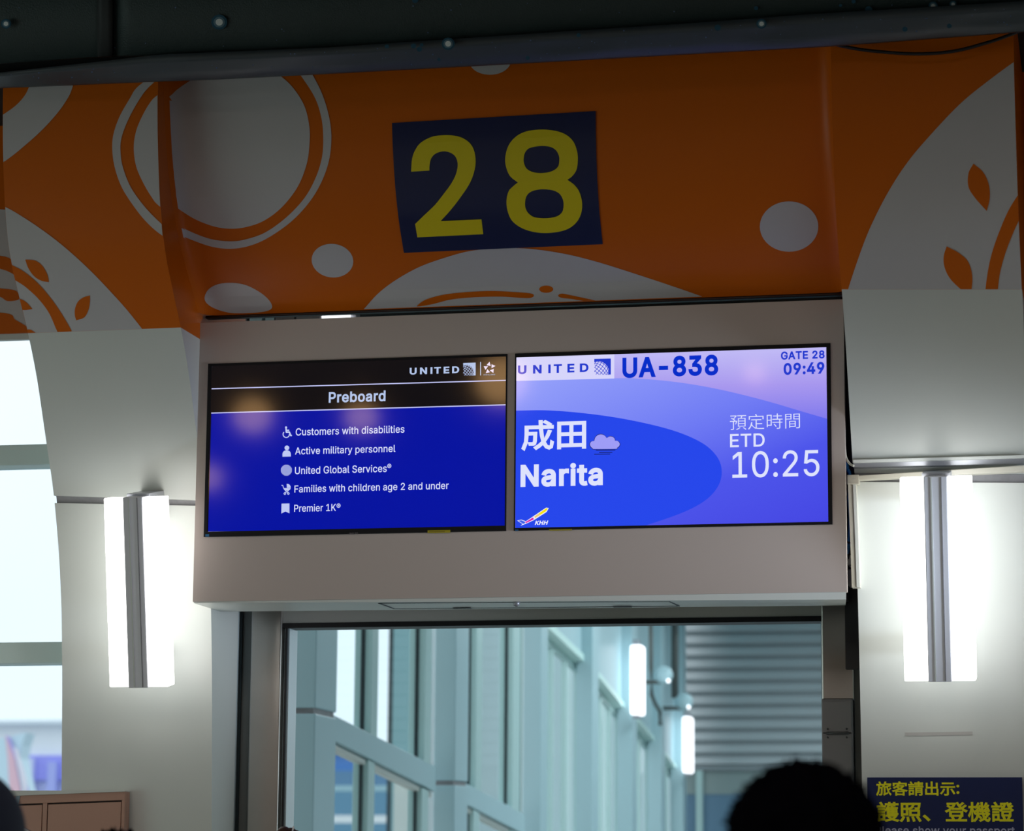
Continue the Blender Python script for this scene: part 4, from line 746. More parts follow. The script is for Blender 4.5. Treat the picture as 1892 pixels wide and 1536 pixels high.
# ------------------------------------------------------------------ wall sconces of the columns
def sconce(label, pcx_top, pcx_bot, wt, wb, ytop, ybot):
    """twin lit diffusers either side of an aluminium spine, standing off the curved column"""
    t = root('wall_sconce', label, 'light')
    so = .20
    sf = lambda x, z: P(x, z)-so
    T, B = hit(pcx_top, ytop, sf), hit(pcx_bot, ybot, sf)
    scl = lambda p, wpx: wpx/FPX*float(np.dot(p-CAM, _f))/math.cos(YAW)
    up = (T-B); up = up/np.linalg.norm(up); nrm = np.cross(np.array([1., 0, 0]), up); nrm = nrm/np.linalg.norm(nrm)
    if nrm[1] > 0: nrm = -nrm
    w1 = (scl(T, wt)+scl(B, wb))/2
    ws = w1*.165
    def bar(name, u0, u1, d0, d1, m, parent, z0=0, z1=1, bevel=.003, shift=0):
        pts = []
        for d in (d0, d1):
            for (u, k) in ((u0, z0), (u1, z0), (u1, z1), (u0, z1)):
                pts.append(B+(T-B)*k+np.array([u, 0, 0])-nrm*d)
        return hexa(name, pts[:4], pts[4:], m, parent, bevel)
    bar('diffuser', -w1/2, -ws, .004, .062, LAMP, t)
    bar('diffuser', ws, w1/2, .004, .062, LAMP, t)
    sp = bar('spine', -ws, ws, -.004, .05, mat('spine_grey', (.78, .80, .85, 1), .35), t, -.004, 1.004)
    bar('spine_rib', -ws*.42, -ws*.30, -.0065, -.003, WHITE, sp, 0, 1, 0)
    bar('spine_rib', ws*.45, ws*.52, -.0062, -.003, SEAM, sp, 0, 1, 0)
    bar('mounting_box', -ws*1.25, ws*1.15, .056, .195, ALU, t, .86, 1.018, .002)
    bar('mounting_box', -ws*1.0, ws*1.0, .05, .195, ALU, t, .1, .2, .002)
    return t
sconce('lit wall sconce with two white tubes on the left column', 245, 256, 112, 113, 920, 1270)
sconce('lit wall sconce with two white tubes on the right column above the notice', 1728, 1737, 128, 128, 882, 1259)

# ------------------------------------------------------------------ cable trunking, cables and small things beside the cabinet
trk = root('cable_trunking', 'cream plastic cable trunking bent in an L on the right column', 'trunking')
za0, zb0 = zpos(1570, 880, RX0), zpos(1889, 874, RX1)
za1, zb1 = zpos(1570, 872.5, RX0), zpos(1889, 863, RX1)
strip_on('horizontal_duct', RX0-.012, RX1, za0, zb0, za1, zb1, .034, CREAM, trk, back=.0, bevel=.002)
def vduct(name, pxs, x_off0, x_off1, dep0, dep1, m, parent):
    vs, fs = [], []
    ztop, zbot = za0+.004, zpos(1583, 1086, RX0)
    n = 16
    for i in range(n+1):
        z = ztop+(zbot-ztop)*i/n; y = P(RX0, z)
        vs += [(RX0+x_off0, y-dep0, z), (RX0+x_off1, y-dep0, z), (RX0+x_off1, y-dep1, z), (RX0+x_off0, y-dep1, z)]
    for i in range(n):
        for k in range(4): fs.append((4*i+k, 4*i+(k+1) % 4, 4*i+4+(k+1) % 4, 4*i+4+k))
    fs += [(0, 1, 2, 3), (4*n, 4*n+1, 4*n+2, 4*n+3)]
    return mesh(name, vs, fs, m, parent)
vduct('vertical_duct', None, -.014, .010, .034, -.004, CREAM, trk)
vduct('duct_cover', None, .001, .010, .039, .033, WHITE, trk)
box('corner_piece', RX0-.016, RX0+.02, P(RX0, za0)-.040, P(RX0, za0)-.002, za0-.012, za1+.004, CREAM, trk, .003)
def px_tube(name, pts, r, m, label=None, cat=None, parent=None, y=None, seg=6, group=None):
    cp = catmull([(p[0], p[1]) for p in pts], seg, closed=False)
    ys = np.interp(np.linspace(0, 1, len(cp)), np.linspace(0, 1, len(pts)), [p[2] for p in pts])
    o = tube(name, [aty(c[0], c[1], yy) for c, yy in zip(cp, ys)], r, m, parent, 8)
    if cat: tag(o, label, cat, group)
    return o
px_tube('blue_cable', [(1564, 852, .10), (1566, 866, .09), (1571, 880, .10), (1569, 920, .12), (1571, 960, .14), (1569, 1000, .15), (1566, 1022, .18)], .0052, BLUE, 'bright blue data cable behind the right end of the cabinet', 'cable')
px_tube('blue_cable', [(1561, 858, .19), (1567, 872, .19), (1573, 884, .19), (1572, 930, .20), (1566, 985, .21), (1569, 1012, .23)], .0045, mat('dark_blue_cable', (.005, .06, .2, 1), .4), 'dark blue data cable curling beside the cream duct', 'cable')
px_tube('grey_cable', [(1560, 770, .05), (1560.5, 820, .06), (1563, 845, .03), (1570, 857, .0), (1577, 861, -.01)], .0035, CREAM, 'thin pale cable looping down from cabinet edge to metal trim', 'cable')
px_tube('black_cable', [(1529, 78, -.50), (1560, 86, -.50), (1610, 94, -.50), (1690, 99.5, -.50), (1760, 95, -.50), (1820, 80, -.50), (1862, 66, -.50), (1884, 57, -.50)], .0050, BLACK, 'black cable sagging across the top of the right column', 'cable')
px_tube('black_cable', [(1561, 900, .16), (1563, 950, .17), (1565, 1010, .18), (1566, 1040, .22)], .007, BLACK, 'thick black cable behind the right edge of the cabinet', 'cable')
jb = root('junction_box', 'small grey junction box between cabinet and right column', 'box')
j0, j1 = aty(1566, 1044, .2), aty(1579, 1026, .2)
box('box_body', j0[0], j1[0], .2, .26, j0[2], j1[2], CREAM, jb, .002)
j2, j3 = aty(1566.5, 1082, .2), aty(1577, 1052, .2)
box('box_lid', j2[0], j3[0], .205, .27, j2[2], j3[2], GREYBOX, jb, .002)
for (a, b, h) in ((1672, 1797, 1353.5),):
    p0, p1 = hit(a, h+7, P), hit(b, h, P)
    o = decal('tape_mark', [[(p0[0], p0[2]), (p1[0], p0[2]+.002), (p1[0], p1[2]+.002), (p0[0], p1[2])]], P, mat('old_tape', (.53, .52, .49, 1), .6), rcol, px=False)

# ------------------------------------------------------------------ the notice at the lower right
nt_ = root('passport_notice', 'navy notice with yellow Chinese writing at the foot of the right column', 'sign')
NF = lambda x, z: .215
n0, n1 = aty(1602, 1437, .215), aty(1886, 1435, .215)
box('notice_panel', n0[0], n1[0]+.004, .215, .224, n0[2]-.36, n0[2], mat('navy_notice', (.006, .016, .085, 1), .35), nt_, .001)
NY = mat('notice_yellow', (.88, .84, .0, 1), .45)
text('notice_lettering', ':', 1767, 1772.6, 1459, 17, .2142, NY, nt_, .012)
text('notice_lettering', '\u65c5\u5ba2\u8acb\u51fa\u793a', 1618.5, 1765, 1457.5, 27, .2142, NY, nt_, .008, each=True)
text('notice_lettering', '\u8b77\u7167\u3001\u767b\u6a5f\u8b49', 1620, 1874, 1500.6, 38, .2142, NY, nt_, .008, each=True)
text('notice_lettering', 'Please show your passport', 1618, 1875, 1537, 18.5, .2142, mat('notice_pale', (.45, .47, .62, 1), .45), nt_, .014)

# ------------------------------------------------------------------ starry canopy over the wall
can = root('starry_canopy', 'black fabric canopy printed with stars along the top of the wall', 'canopy')
CY = -.62
def cpt(px, py, y=CY): return tuple(aty(px, py, y))
def strip_fabric(name, top, bot, y0, y1, m, parent, wav=.0, n=60):
    """top, bot: pixel polylines; a hanging strip with slight folds and thickness"""
    vs, fs = [], []
    for i in range(n+1):
        u = i/n; x = top[0][0]+(top[-1][0]-top[0][0])*u
        yt = np.interp(x, [p[0] for p in top], [p[1] for p in top]); yb = np.interp(x, [p[0] for p in bot], [p[1] for p in bot])
        for k in range(4):
            t = k/3; yy = y0+(y1-y0)*t + wav*math.sin(i*.7+k*1.7)*math.sin(i*.23)
            p = aty(x, yt+(yb-yt)*t, yy); vs.append(tuple(p))
    nf = len(vs)
    vs += [(v[0], v[1]+.012, v[2]) for v in vs]
    for i in range(n):
        for k in range(3):
            fs.append((4*i+k, 4*i+k+1, 4*i+5+k, 4*i+4+k)); fs.append((nf+4*i+k, nf+4*i+4+k, nf+4*i+5+k, nf+4*i+k+1))
        fs.append((4*i, 4*i+4, nf+4*i+4, nf+4*i)); fs.append((4*i+3, nf+4*i+3, nf+4*i+7, 4*i+7))
    fs += [(0, 1, 2, 3, nf+3, nf+2, nf+1, nf), tuple([4*n+k for k in range(4)]+[nf+4*n+k for k in (3, 2, 1, 0)])]
    return mesh(name, vs, fs, m, parent, smooth=True)
strip_fabric('canopy_panel', [(-420, -330), (205, -330)], [(-420, 140), (0, 116), (120, 108), (205, 102.5)], CY+.01, CY+.01, FABRIC, can, .002, 20)
strip_fabric('canopy_panel', [(207, -330), (2300, -330)], [(207, 102), (300, 103), (600, 90), (1000, 63), (1300, 43), (1500, 28), (1892, 4), (2300, -20)], CY, CY, FABRIC, can, .002, 60)
strip_fabric('canopy_hem', [(-420, 160), (0, 134), (100, 123), (200, 112), (290, 101), (600, 88), (1000, 61), (1300, 41), (1500, 26), (1892, 2), (2300, -22)], [(-420, 186), (0, 161), (150, 155), (290, 149), (400, 145), (640, 133), (900, 119), (1100, 108), (1300, 97), (1535, 84), (1892, 57), (2300, 26)], CY-.03, CY+.06, FABRIC2, can, .004, 90)
strip_fabric('seam_fold', [(180, -330), (207, -330)], [(186, 104), (209, 103)], CY-.012, CY-.012, mat('fabric_fold', (.010, .014, .015, 1), .6), can, 0, 3)
strip_fabric('dark_gap_sheet', [(-420, -330), (2300, -330)], [(-420, 172), (0, 148), (290, 125), (600, 108), (1000, 84), (1500, 52), (1892, 28), (2300, 0)], CY+.075, CY+.075, DARK, can, 0, 20)  # near-black sheet added to make the gap above the hem dark
# top of the canopy runs back to the wall so that no light falls behind it
ctop = aty(946, 60, CY)[2]
tag(box('trim_1', -10, 12, CY+.09, .5, 4.12, 4.16, DARK), kind='structure')
tag(box('wall_above', -10, 12, CY+.10, CY+.14, 4.16, 6.4, DARK), kind='structure')
box('unseen_shade_roof', -6, 7, -3.4, CY+.09, 4.47, 4.49, FABRIC, can)  # added out of view to shade the upper fascia from the hall lights
def star(cx, cy, r, m, y, bm_):
    pts = [aty(cx+r*math.cos(t), cy+r*.95*math.sin(t), y) for t in [2*math.pi*k/12 for k in range(12)]]
    bm_.faces.new([bm_.verts.new(tuple(p)) for p in pts])
for m_, L, nm in ((STARW, [(405, 41, 8.5), (11, 44, 5.5), (828, 81, 7), (1407, 44, 5.5), (1724, 11, 5), (1761, 8, 4)], 'printed_star'),):
    for (x, y, r) in L:
        yy = CY-.034 if (y > 60 or x == 1407) else CY-.006
        for q, (mm, k) in enumerate(((STARB, 1.75), (mat('star_print_mid', (.14, .26, .33, 1), .6), 1.25), (STARW, .8))):
            bm = bmesh.new(); star(x, y, r*k, None, yy-.0012*q, bm); me = bpy.data.meshes.new('printed_star'); bm.to_mesh(me); bm.free(); me.materials.append(mm)
            if q == 0: par = link(bpy.data.objects.new('printed_star', me), can)
            else: link(bpy.data.objects.new('star_core' if q == 2 else 'star_halo', me), par)
bm = bmesh.new()
for (x, y, r) in [(764, 85, 5), (775, 91, 5), (779, 83, 3.5), (767, 0, 6), (1553, 10, 3), (1577, 3, 4), (1605, 18, 7), (715, 86, 4), (1326, 51, 6), (1672, 54, 5), (1754, 48, 4.5), (975, 107, 4), (1069, 65, 4), (811, 110, 3), (1397, 15, 4)]:
    star(x, y, r, None, CY-.037 if y > 45 else CY-.006, bm)
me = bpy.data.meshes.new('dim_stars'); bm.to_mesh(me); bm.free(); me.materials.append(STARB)
o = link(bpy.data.objects.new('dim_stars', me), can); o['kind'] = 'stuff'
bm = bmesh.new()
for _ in range(90):
    x = random.uniform(20, 1880); yt = np.interp(x, [0, 290, 600, 1000, 1500, 1892], [134, 103, 88, 61, 26, 2]); yb = np.interp(x, [0, 290, 640, 1100, 1535, 1892], [160, 149, 132, 108, 84, 57])
    star(x, random.uniform(yt+3, yb-3), random.choice([.8, 1, 1, 1.3, 1.6]), None, CY-.037, bm)
for _ in range(40):
    x = random.uniform(0, 1880); yb = np.interp(x, [0, 290, 600, 1000, 1500, 1892], [110, 98, 84, 57, 22, 0]); star(x, random.uniform(-60, yb), random.choice([.8, 1, 1.3]), None, CY-.006, bm)
me = bpy.data.meshes.new('small_stars'); bm.to_mesh(me); bm.free(); me.materials.append(mat('star_print_small', (.12, .18, .34, 1), .6))
o = link(bpy.data.objects.new('small_stars', me), can); o['kind'] = 'stuff'

# ------------------------------------------------------------------ door surround under the cabinet
JY = .50
def jx(px, py, y=JY): return float(aty(px, py, y)[0])
ds = struct_root('door_1', 'doorway under the display cabinet, with steel jambs')
a0, a1 = jx(461, 1300), jx(517, 1300)
b0, b1 = jx(1518, 1200), jx(1577, 1200)
hz0, hz1 = float(aty(900, 1146, JY)[2]), float(aty(900, 1146, JY)[2])+.30
tag(box('jamb', a0, a1, JY, JY+.14, 0, hz1, STEEL, ds, .004), 'left brushed steel jamb')
pz = float(aty(1548, 1293, JY)[2])
tag(box('jamb', b0, b1, JY, JY+.14, pz, hz1, STEEL, ds, .004), 'right brushed steel jamb')
box('header', a1-.002, b0+.002, JY+.02, JY+.14, hz0, hz1, mat('header_paint', (.45, .46, .42, 1), .5), ds)
box('door_track', a1, b0, JY+.015, JY+.10, hz0-.016, hz0, BLACK, ds)
box('inner_frame', jx(441, 1300), a0-.001, JY+.03, JY+.12, 0, hz1, mat('frame_grey', (.24, .25, .24, 1), .4), ds)
box('gasket', jx(436, 1300), jx(441, 1300), JY+.02, JY+.12, 0, hz1, GASK, ds)
box('side_return', XL-.05, jx(436, 1300), JY-.04, JY+.10, 0, hz1, TEALPAINT, ds)
box('gasket', a1+.008, a1+.013, JY+.02, JY+.12, 0, hz0-.016, BLACK, ds)
box('door_edge', a1+.001, a1+.008, JY+.03, JY+.12, 0, hz0-.016, mat('door_edge', (.45, .55, .58, 1), .2), ds)
box('door_edge', a1+.013, a1+.019, JY+.03, JY+.12, 0, hz0-.016, MATS['door_edge'], ds)
box('door_edge', b0-.005, b0, JY+.03, JY+.12, 0, hz0-.016, MATS['door_edge'], ds)
box('filler', b1, RX0+.05, JY+.01, JY+.12, 0, hz1, mat('filler_dark', (.07, .07, .06, 1), .5), ds)
box('gap_blackout', BX1-.035, RX0+.04, .30, .34, BZ0-.2, 3.6, BLACK, ds)  # black sheet added to darken the gap between cabinet and column
ps = root('service_panel', 'grey metal service panel with a hinge beside the doorway', 'panel')
pc0, pc1 = jx(1520, 1400), jx(1577, 1400)
zh = float(aty(1548, 1355, JY-.03)[2])
box('panel_frame', pc0, pc1, JY-.02, JY+.12, 0, pz, GREYBOX, ps, .003)
box('upper_cover', pc0+.003, pc1-.003, JY-.028, JY-.018, zh+.0015, pz-.008, GREYBOX, ps, .001)
lo = box('lower_cover', pc0+.003, pc1-.003, JY-.028, JY-.018, .05, zh-.0015, GREYBOX, ps, .001)
hm = (pc0+pc1)/2
hg = tube('hinge', [(hm-.032, JY-.032, zh), (hm+.036, JY-.032, zh)], .0045, mat('hinge_dark', (.08, .08, .08, 1), .4, metal=.5), ps, 10)
for dx in (-.028, .030):
    for dz in (-.013, .013): tube('rivet', [(hm+dx, JY-.027, zh+dz), (hm+dx, JY-.032, zh+dz)], .0028, MATS['hinge_dark'], ps, 8)

# ------------------------------------------------------------------ things seen through the slit over the cabinet
lv = root('void_light', 'small bright strip light seen through the slit over the cabinet', 'light')
p0, p1 = aty(594, 592, 1.0), aty(641, 580, 1.0)
box('lamp_strip', p0[0], p1[0], 1.0, 1.05, p0[2], p1[2]+.01, LAMP2, lv, .002)
box('lamp_body', p0[0]-.02, p1[0]+.02, 1.05, 1.10, p0[2]-.01, 4.3, ALU, lv, .002)
for (xa, xb, m) in ((402, 456, GREYBOX), (461, 484, LILAC), (490, 507, LILAC), (509, 544, GREYBOX), (547, 592, SEAM), (644, 1600, GASK)):  # last entry is a dark box added to close a bright gap
    p0, p1 = aty(xa, 600, 1.3), aty(xb, 570, 1.3)
    o = box('void_duct', p0[0], p1[0], 1.3, 1.5, p0[2]-.06, 4.3, m)
    tag(o, {402: 'grey duct end seen through the slit, nearest the left column', 461: 'first pale duct from the left in the slit over the cabinet', 490: 'second pale duct from the left in the slit over the cabinet', 509: 'grey duct just right of the two pale ones in the slit', 547: 'grey duct just left of the bright strip light in the slit', 644: 'long dark filler added right of the bright strip light to darken the slit'}[xa], 'duct')

tag(box('ceiling_void', -3, 3, .81, 1.8, 4.3, 4.36, DARK), kind='structure')

# ------------------------------------------------------------------ window bays either side of the columns
WY = .42
wl = struct_root('window_1', 'large window left of the left column, with teal horizontal bars')
wx0, wx1 = -6.5, LX0+.02
z_top = float(aty(25, 617, WY)[2])
def hz(py): return float(aty(50, py, WY)[2])
for (ya, yb) in ((865, 827), (1229, 1190)):
    box('glazing_bar', wx0, wx1+.4, WY-.06, WY+.04, hz(ya), hz(yb), mat('brightened_bar_teal', (.80, .96, .93, 1), .4), wl, .003)  # lighter copy of the mullion paint, makes up for weak light on the bars
zr = [0.0, hz(1229), hz(1190), hz(865), hz(827), z_top+.3]
for a, b in ((0, 1), (2, 3), (4, 5)): box('pane', wx0, wx1+.4, WY+.0, WY+.01, zr[a], zr[b], GLASS, wl)
for x in (wx0, -3.4):
    box('glazing_post', x-.04, x+.04, WY-.07, WY+.05, 0, z_top+.3, MULL, wl, .003)
lb = struct_root('wall_fascia_left', 'orange and grey printed fascia of the next bay, beyond the left column')
BY = .36
bz = float(aty(25, 617, BY)[2])
box('fascia_panel', wx0, LX0+.01, BY, BY+.03, bz, 5.2, ORANGE, lb)
box('fascia_backing', wx0, LX0+.01, BY+.03, .8, bz+.28, 5.2, WHITE, lb)
box('fascia_edge', wx0, LX0+.01, BY-.001, BY+.02, bz-.02, bz, WHITE, lb)
fl_ = lambda x, z: BY
pd('hill_print', [(-420, 392, 1), (-180, 378), (0, 387), (60, 395, 1), (120, 640, 1), (-420, 640, 1)], fl_, GREY, lb, [((LX0, 0, 0), (1, 0, 0)), ((0, 0, bz+.001), (0, 0, -1))])
pd('arc_print', [(-420, 520, 1), (-180, 468), (0, 473), (26, 495), (60, 530, 1), (60, 545, 1), (0, 497), (-180, 490), (-420, 545, 1)], fl_, ORANGE, lb, [((LX0, 0, 0), (1, 0, 0))], .003)
pd('leaf_print', [(-60, 538, 1), (-20, 530), (0, 533), (30, 538), (36, 553), (15, 557), (0, 549), (-30, 545)], fl_, ORANGE, lb, [((LX0, 0, 0), (1, 0, 0))], .003)
pd('arc_print', [(-420, 640, 1), (-180, 575), (0, 578), (30, 592), (60, 610, 1), (60, 640, 1)], fl_, ORANGE, lb, [((LX0, 0, 0), (1, 0, 0)), ((0, 0, bz+.001), (0, 0, -1))], .003)
rb = struct_root('wall_fascia_right', 'orange fascia of the next bay, beyond the right column')
box('fascia_panel', RX1-.01, 9, .36, .8, 3.2, 5.2, ORANGE, rb)
wr = struct_root('window_2', 'window right of the right column')
box('pane', RX1-.1, 9, WY, WY+.01, 0, 3.5, GLASS2, wr)
for x in (RX1+.06, 3.2, 5.2, 7.2, 9): box('glazing_post', x-.05, x+.05, WY-.07, WY+.05, 0, 3.5, GASK, wr, .003)
for z in (.9, 2.3): box('glazing_bar', RX1, 9, WY-.06, WY+.04, z, z+.07, MULL, wr, .003)

# ------------------------------------------------------------------ corridor beyond the doorway
Dv = ray(1900, 2010); hv = np.array([Dv[0], Dv[1], 0]); hv = hv/np.linalg.norm(hv); nv = np.array([hv[1], -hv[0], 0])
G0 = atd(797, 1415, 16.5)
def onp(px, py, off=0):
    d = ray(px, py); q = G0+nv*off; return CAM + d*(np.dot(q-CAM, nv)/np.dot(d, nv))
def sp(px, off=0, py=1300): return float(np.dot(onp(px, py, off)-G0, hv))
def zp(px, py, off=0): return float(onp(px, py, off)[2])
def wpt(s, z, off): p = G0+hv*s+nv*off; return (p[0], p[1], z)
def wq(name, s0, s1, zb0, zb1, zt0, zt1, off, thick, m, parent, bevel=0):
    f = [wpt(s0, zb0, off), wpt(s1, zb1, off), wpt(s1, zt1, off), wpt(s0, zt0, off)]
    b = [wpt(s0, zb0, off-thick), wpt(s1, zb1, off-thick), wpt(s1, zt1, off-thick), wpt(s0, zt0, off-thick)]
    return hexa(name, f, b, m, parent, bevel)
wc = struct_root('wall_corridor', 'glazed side wall of the corridor seen through the doorway')
ZF, ZT = -1.6, 5.0
CO = .12
cols = [(583, 622, 1313, 1322), (842, 866, 1447, 1449), (1000, 1012, None, None), (1095, 1106, None, None), (1168, 1177, None, None), (1222, 1229, None, None), (1262, 1268, None, None)]
for k, (xa, xb, ya, yb) in enumerate(cols):
    s0, s1 = sp(xa, CO), sp(xb, CO)
    if k == 0:
        s0 = sp(583, CO)
    th = .13
    if ya:
        za, zb = zp(xa, ya, CO), zp(xb, yb, CO)
        wq('corridor_column', s0, s1, za+.012, zb+.012, ZT, ZT, CO, th, LILAC, wc, .006)
        wq('column_seam', s0+.01, s1-.01, za-.015, zb-.015, za+.012, zb+.012, CO-.012, th-.02, SEAM, wc)
        wq('corridor_column', s0, s1, ZF, ZF, za-.015, zb-.015, CO, th, LILAC, wc, .006)
    else:
        wq('corridor_column', s0, s1, ZF, ZF, ZT, ZT, CO, th, LILAC, wc, .006)
# glass, beams and mullions, bay by bay
bays = [
    # x start, x end, beam (top y0, top y1, bottom y0, bottom y1), mullion pixel ranges
    dict(a=622, b=797, t=(1324, 1415), l=(1371, 1462), m=[(686, 698), (785, 797)]),
    dict(a=866, b=962, t=(1450, 1503), l=(1488, 1541), m=[(880, 891), (948, 961)]),
]
for B_ in bays:
    s0, s1 = sp(B_['a'])-.25, sp(B_['b'])+.02
    ka, kb = B_['a'], B_['b']
    zt = [zp(ka, B_['t'][0], .03), zp(kb, B_['t'][1], .03)]; zb = [zp(ka, B_['l'][0], .03), zp(kb, B_['l'][1], .03)]
    gt, gb = (zt[1]-zt[0])/(sp(kb, .03)-sp(ka, .03)), (zb[1]-zb[0])/(sp(kb, .03)-sp(ka, .03))
    zt0 = zt[0]+gt*(s0-sp(ka, .03)); zb0 = zb[0]+gb*(s0-sp(ka, .03))
    wq('glazing_beam', s0, s1, zb0, zb[1], zt0, zt[1], .03, .10, LILAC, wc, .004)
    wq('window_head', s0, s1, zb0-.032, zb[1]-.032, zb0-.006, zb[1]-.006, .005, .05, WHITE, wc, .002)
    for (ma, mb) in B_['m']:
        u0, u1 = sp(ma, .03), sp(mb, .03)
        g = lambda s, z0, gg: z0+gg*(s-s0)
        wq('mullion', u0, u1, g(u0, zt0, gt), g(u1, zt0, gt), ZT, ZT, .03, .04, MULL, wc, .003)
        wq('mullion', u0, u1, ZF, ZF, g(u0, zb0, gb), g(u1, zb0, gb), .02, .04, MULL, wc, .003)
        wq('gasket', u0-.012, u0+.06, ZF, ZF, ZT, ZT, -.012, .014, GASK, wc)
        wq('mullion_fin', u0-.008, u0+.07, ZF, ZF, ZT, ZT, -.028, .035, MULL, wc, .003)
    ms = [s0]+[sp((m0+m1)/2, .03) for m0, m1 in B_['m']]
    for q in range(len(ms)-1):
        a, b = ms[q], ms[q+1]; g = lambda s, z0, gg: z0+gg*(s-s0)
        wq('pane', a, b, g(a, zt0, gt), g(b, zt0, gt), ZT, ZT, -.02, .006, GLASS2, wc)
        wq('pane', a, b, ZF, ZF, g(a, zb0, gb)-.03, g(b, zb0, gb)-.03, -.02, .006, GLASS2, wc)
low = [(1011, 1092, 1149, 1226, 11), (1107, 1163, 1247, 1316, 9), (1177, 1218, 1327, 1377, 8), (1229, 1262, 1393, 1434, 6)]
for k, (xa, xb, ya, yb, th) in enumerate(low):
    s0, s1 = sp(xa, .03)-.1, sp(xb, .03)
    g = (zp(xb, yb, .03)-zp(xa, ya, .03))/(sp(xb, .03)-sp(xa, .03)); za = zp(xa, ya, .03)-.1*g; zb = zp(xb, yb, .03)
    wq('upper_panel', s0, s1, za, zb, ZT, ZT, .03, .06, LILAC, wc, .004)
    dz = th/FPX*22*1.25
    wq('lintel', s0, s1, za-dz, zb-dz, za, zb, .05, .12, mat('lit_lintel_teal', (.66, .90, .86, 1), .4), wc, .004)  # lighter copy of the mullion teal, light on the lintels put into the colour
    wq('window_frame', s0+.3, s1-.1, za-dz-.05+.3*g, zb-dz-.05-.1*g, za-dz-.01+.3*g, zb-dz-.01-.1*g, -.03, .04, MULL, wc, .003)
    n = 3 if k < 2 else 2
    for q in range(n):
        u = s0+.25+(s1-s0-.3)*(q+.7)/n
        wq('mullion', u, u+.06, ZF, ZF, za-dz+g*(u-s0), za-dz+g*(u-s0), -.03, .04, MULL, wc, .003)
        wq('gasket', u+.062, u+.075, ZF, ZF, za-dz+g*(u-s0), za-dz+g*(u-s0), -.035, .03, GASK, wc)
    wq('pane', s0, s1, ZF, ZF, za-dz, zb-dz, -.06, .006, GLASS2, wc)
    wq('joint', s1-.02, s1+.0, zb, zb, ZT, ZT, .034, .01, GASK, wc)

# sconces of the corridor
for (xa, xb, yt, yb, lab) in ((1163, 1186, 1193, 1322, 'lit corridor sconce nearer the doorway, taller white tube'), (1259.5, 1277, 1325, 1429, 'lit corridor sconce farther down, shorter white tube')):
    t = root('corridor_sconce', lab, 'light')
    s0 = sp(xa, CO+.01)
    wdt = (xb-xa)/FPX*float(np.dot(onp(xa, yt, CO)-CAM, _f))
    z1, z0 = zp(xa, yt, CO), zp(xa, yb, CO)
    wq('lit_tube', s0, s0+.22, z0, z0, z1, z1, CO+.01+wdt*1.02, wdt*.98, LAMP2, t, .02)
    wq('bracket', s0+.05, s0+.17, z1-.01, z1-.01, z1+.05, z1+.05, CO+.05+wdt*.3, wdt*.5, ALU, t, .004)
    wq('bracket', s0+.05, s0+.17, z0-.03, z0-.03, z0+.01, z0+.01, CO+.05+wdt*.3, wdt*.5, ALU, t, .004)
# far end of the corridor
EY = 21.0
fe = struct_root('wall_corridor_end', 'ribbed metal wall at the far end of the corridor')
ex0, ex1 = float(aty(1268, 1300, EY)[0]), 2.4
ztop_, zend = float(aty(1400, 1100, EY)[2]), float(aty(1400, 1415, EY)[2])
npitch = float(aty(1400, 1150, EY)[2]-aty(1400, 1172.3, EY)[2])
z = zend; k = 0
rib_me = None
while z < ztop_+.3:
    q = [(ex0, EY, z), (ex0, EY-.055, z+npitch*.10), (ex0, EY-.030, z+npitch*.66), (ex0, EY, z+npitch*.78)]
    if rib_me is None:
        o = extr('metal_rib', q, (ex1-ex0, 0, 0), CORR, fe); rib_me = o; zz0 = z
    else:
        o = rib_me.copy(); link(o, fe); o.location = (0, 0, z-zz0)
    z += npitch
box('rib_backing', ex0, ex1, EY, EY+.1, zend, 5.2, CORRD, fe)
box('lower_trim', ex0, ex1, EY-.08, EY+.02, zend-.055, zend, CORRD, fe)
zlb = float(aty(1400, 1468, EY)[2])
box('plain_band', ex0, ex1, EY-.02, EY+.1, zlb, zend-.055, mat('end_band', (.30, .38, .38, 1), .5), fe)
box('blue_panel', ex0, ex1, EY-.01, EY+.1, -3, zlb, mat('end_blue', (.14, .26, .38, 1), .5), fe)
box('corner_post', float(aty(1288, 1450, EY)[0]), float(aty(1300, 1450, EY)[0]), EY-.10, EY, -3, zend-.055, MULL, fe, .004)
# pipe, post and flood lights high on the far wall
def wtube(name, pts, r, m, off, parent=None, label=None, cat=None):
    o = tube(name, [onp(x, y, off) for x, y in pts], r, m, parent, 8)
    if cat: tag(o, label, cat)
    return o
wtube('drain_pipe', [(1202, 1110), (1203, 1235), (1204, 1285), (1210, 1300), (1219, 1315), (1220, 1340)], .018, DARKGREY, CO+.06, None, 'dark pipe on the corridor wall between its two sconces', 'pipe')
wtube('corner_post', [(1247, 1110), (1247, 1290)], .035, DARKGREY, CO+.06, None, 'dark post on the corridor wall above the farther sconce', 'post')
for (px, py, r, lab) in ((1226, 1248, .085, 'round white lamp head on the corridor wall, nearer the doorway'), (1264, 1297, .085, 'round white lamp head right above the farther corridor sconce')):
    t = root('flood_lamp', lab, 'lamp')
    c = onp(px, py, CO+.22)
    bm = bmesh.new(); bmesh.ops.create_uvsphere(bm, u_segments=20, v_segments=12, radius=r)
    for v_ in bm.verts: v_.co.z *= .95; v_.co.y *= .6
    me = bpy.data.meshes.new('lamp_head'); bm.to_mesh(me); bm.free(); me.materials.append(LILAC)
    for p in me.polygons: p.use_smooth = True
    o = link(bpy.data.objects.new('lamp_head', me), t); o.location = c
    tube('arm', [c+np.array([0, 0, -.06]), c-nv*.2+np.array([0, 0, -.06])], .018, DARKGREY, t, 8)
    tube('lens', [c+np.array([.05, -.05, -.05]), c+np.array([.055, -.075, -.06])], .016, LAMP2, t, 10)
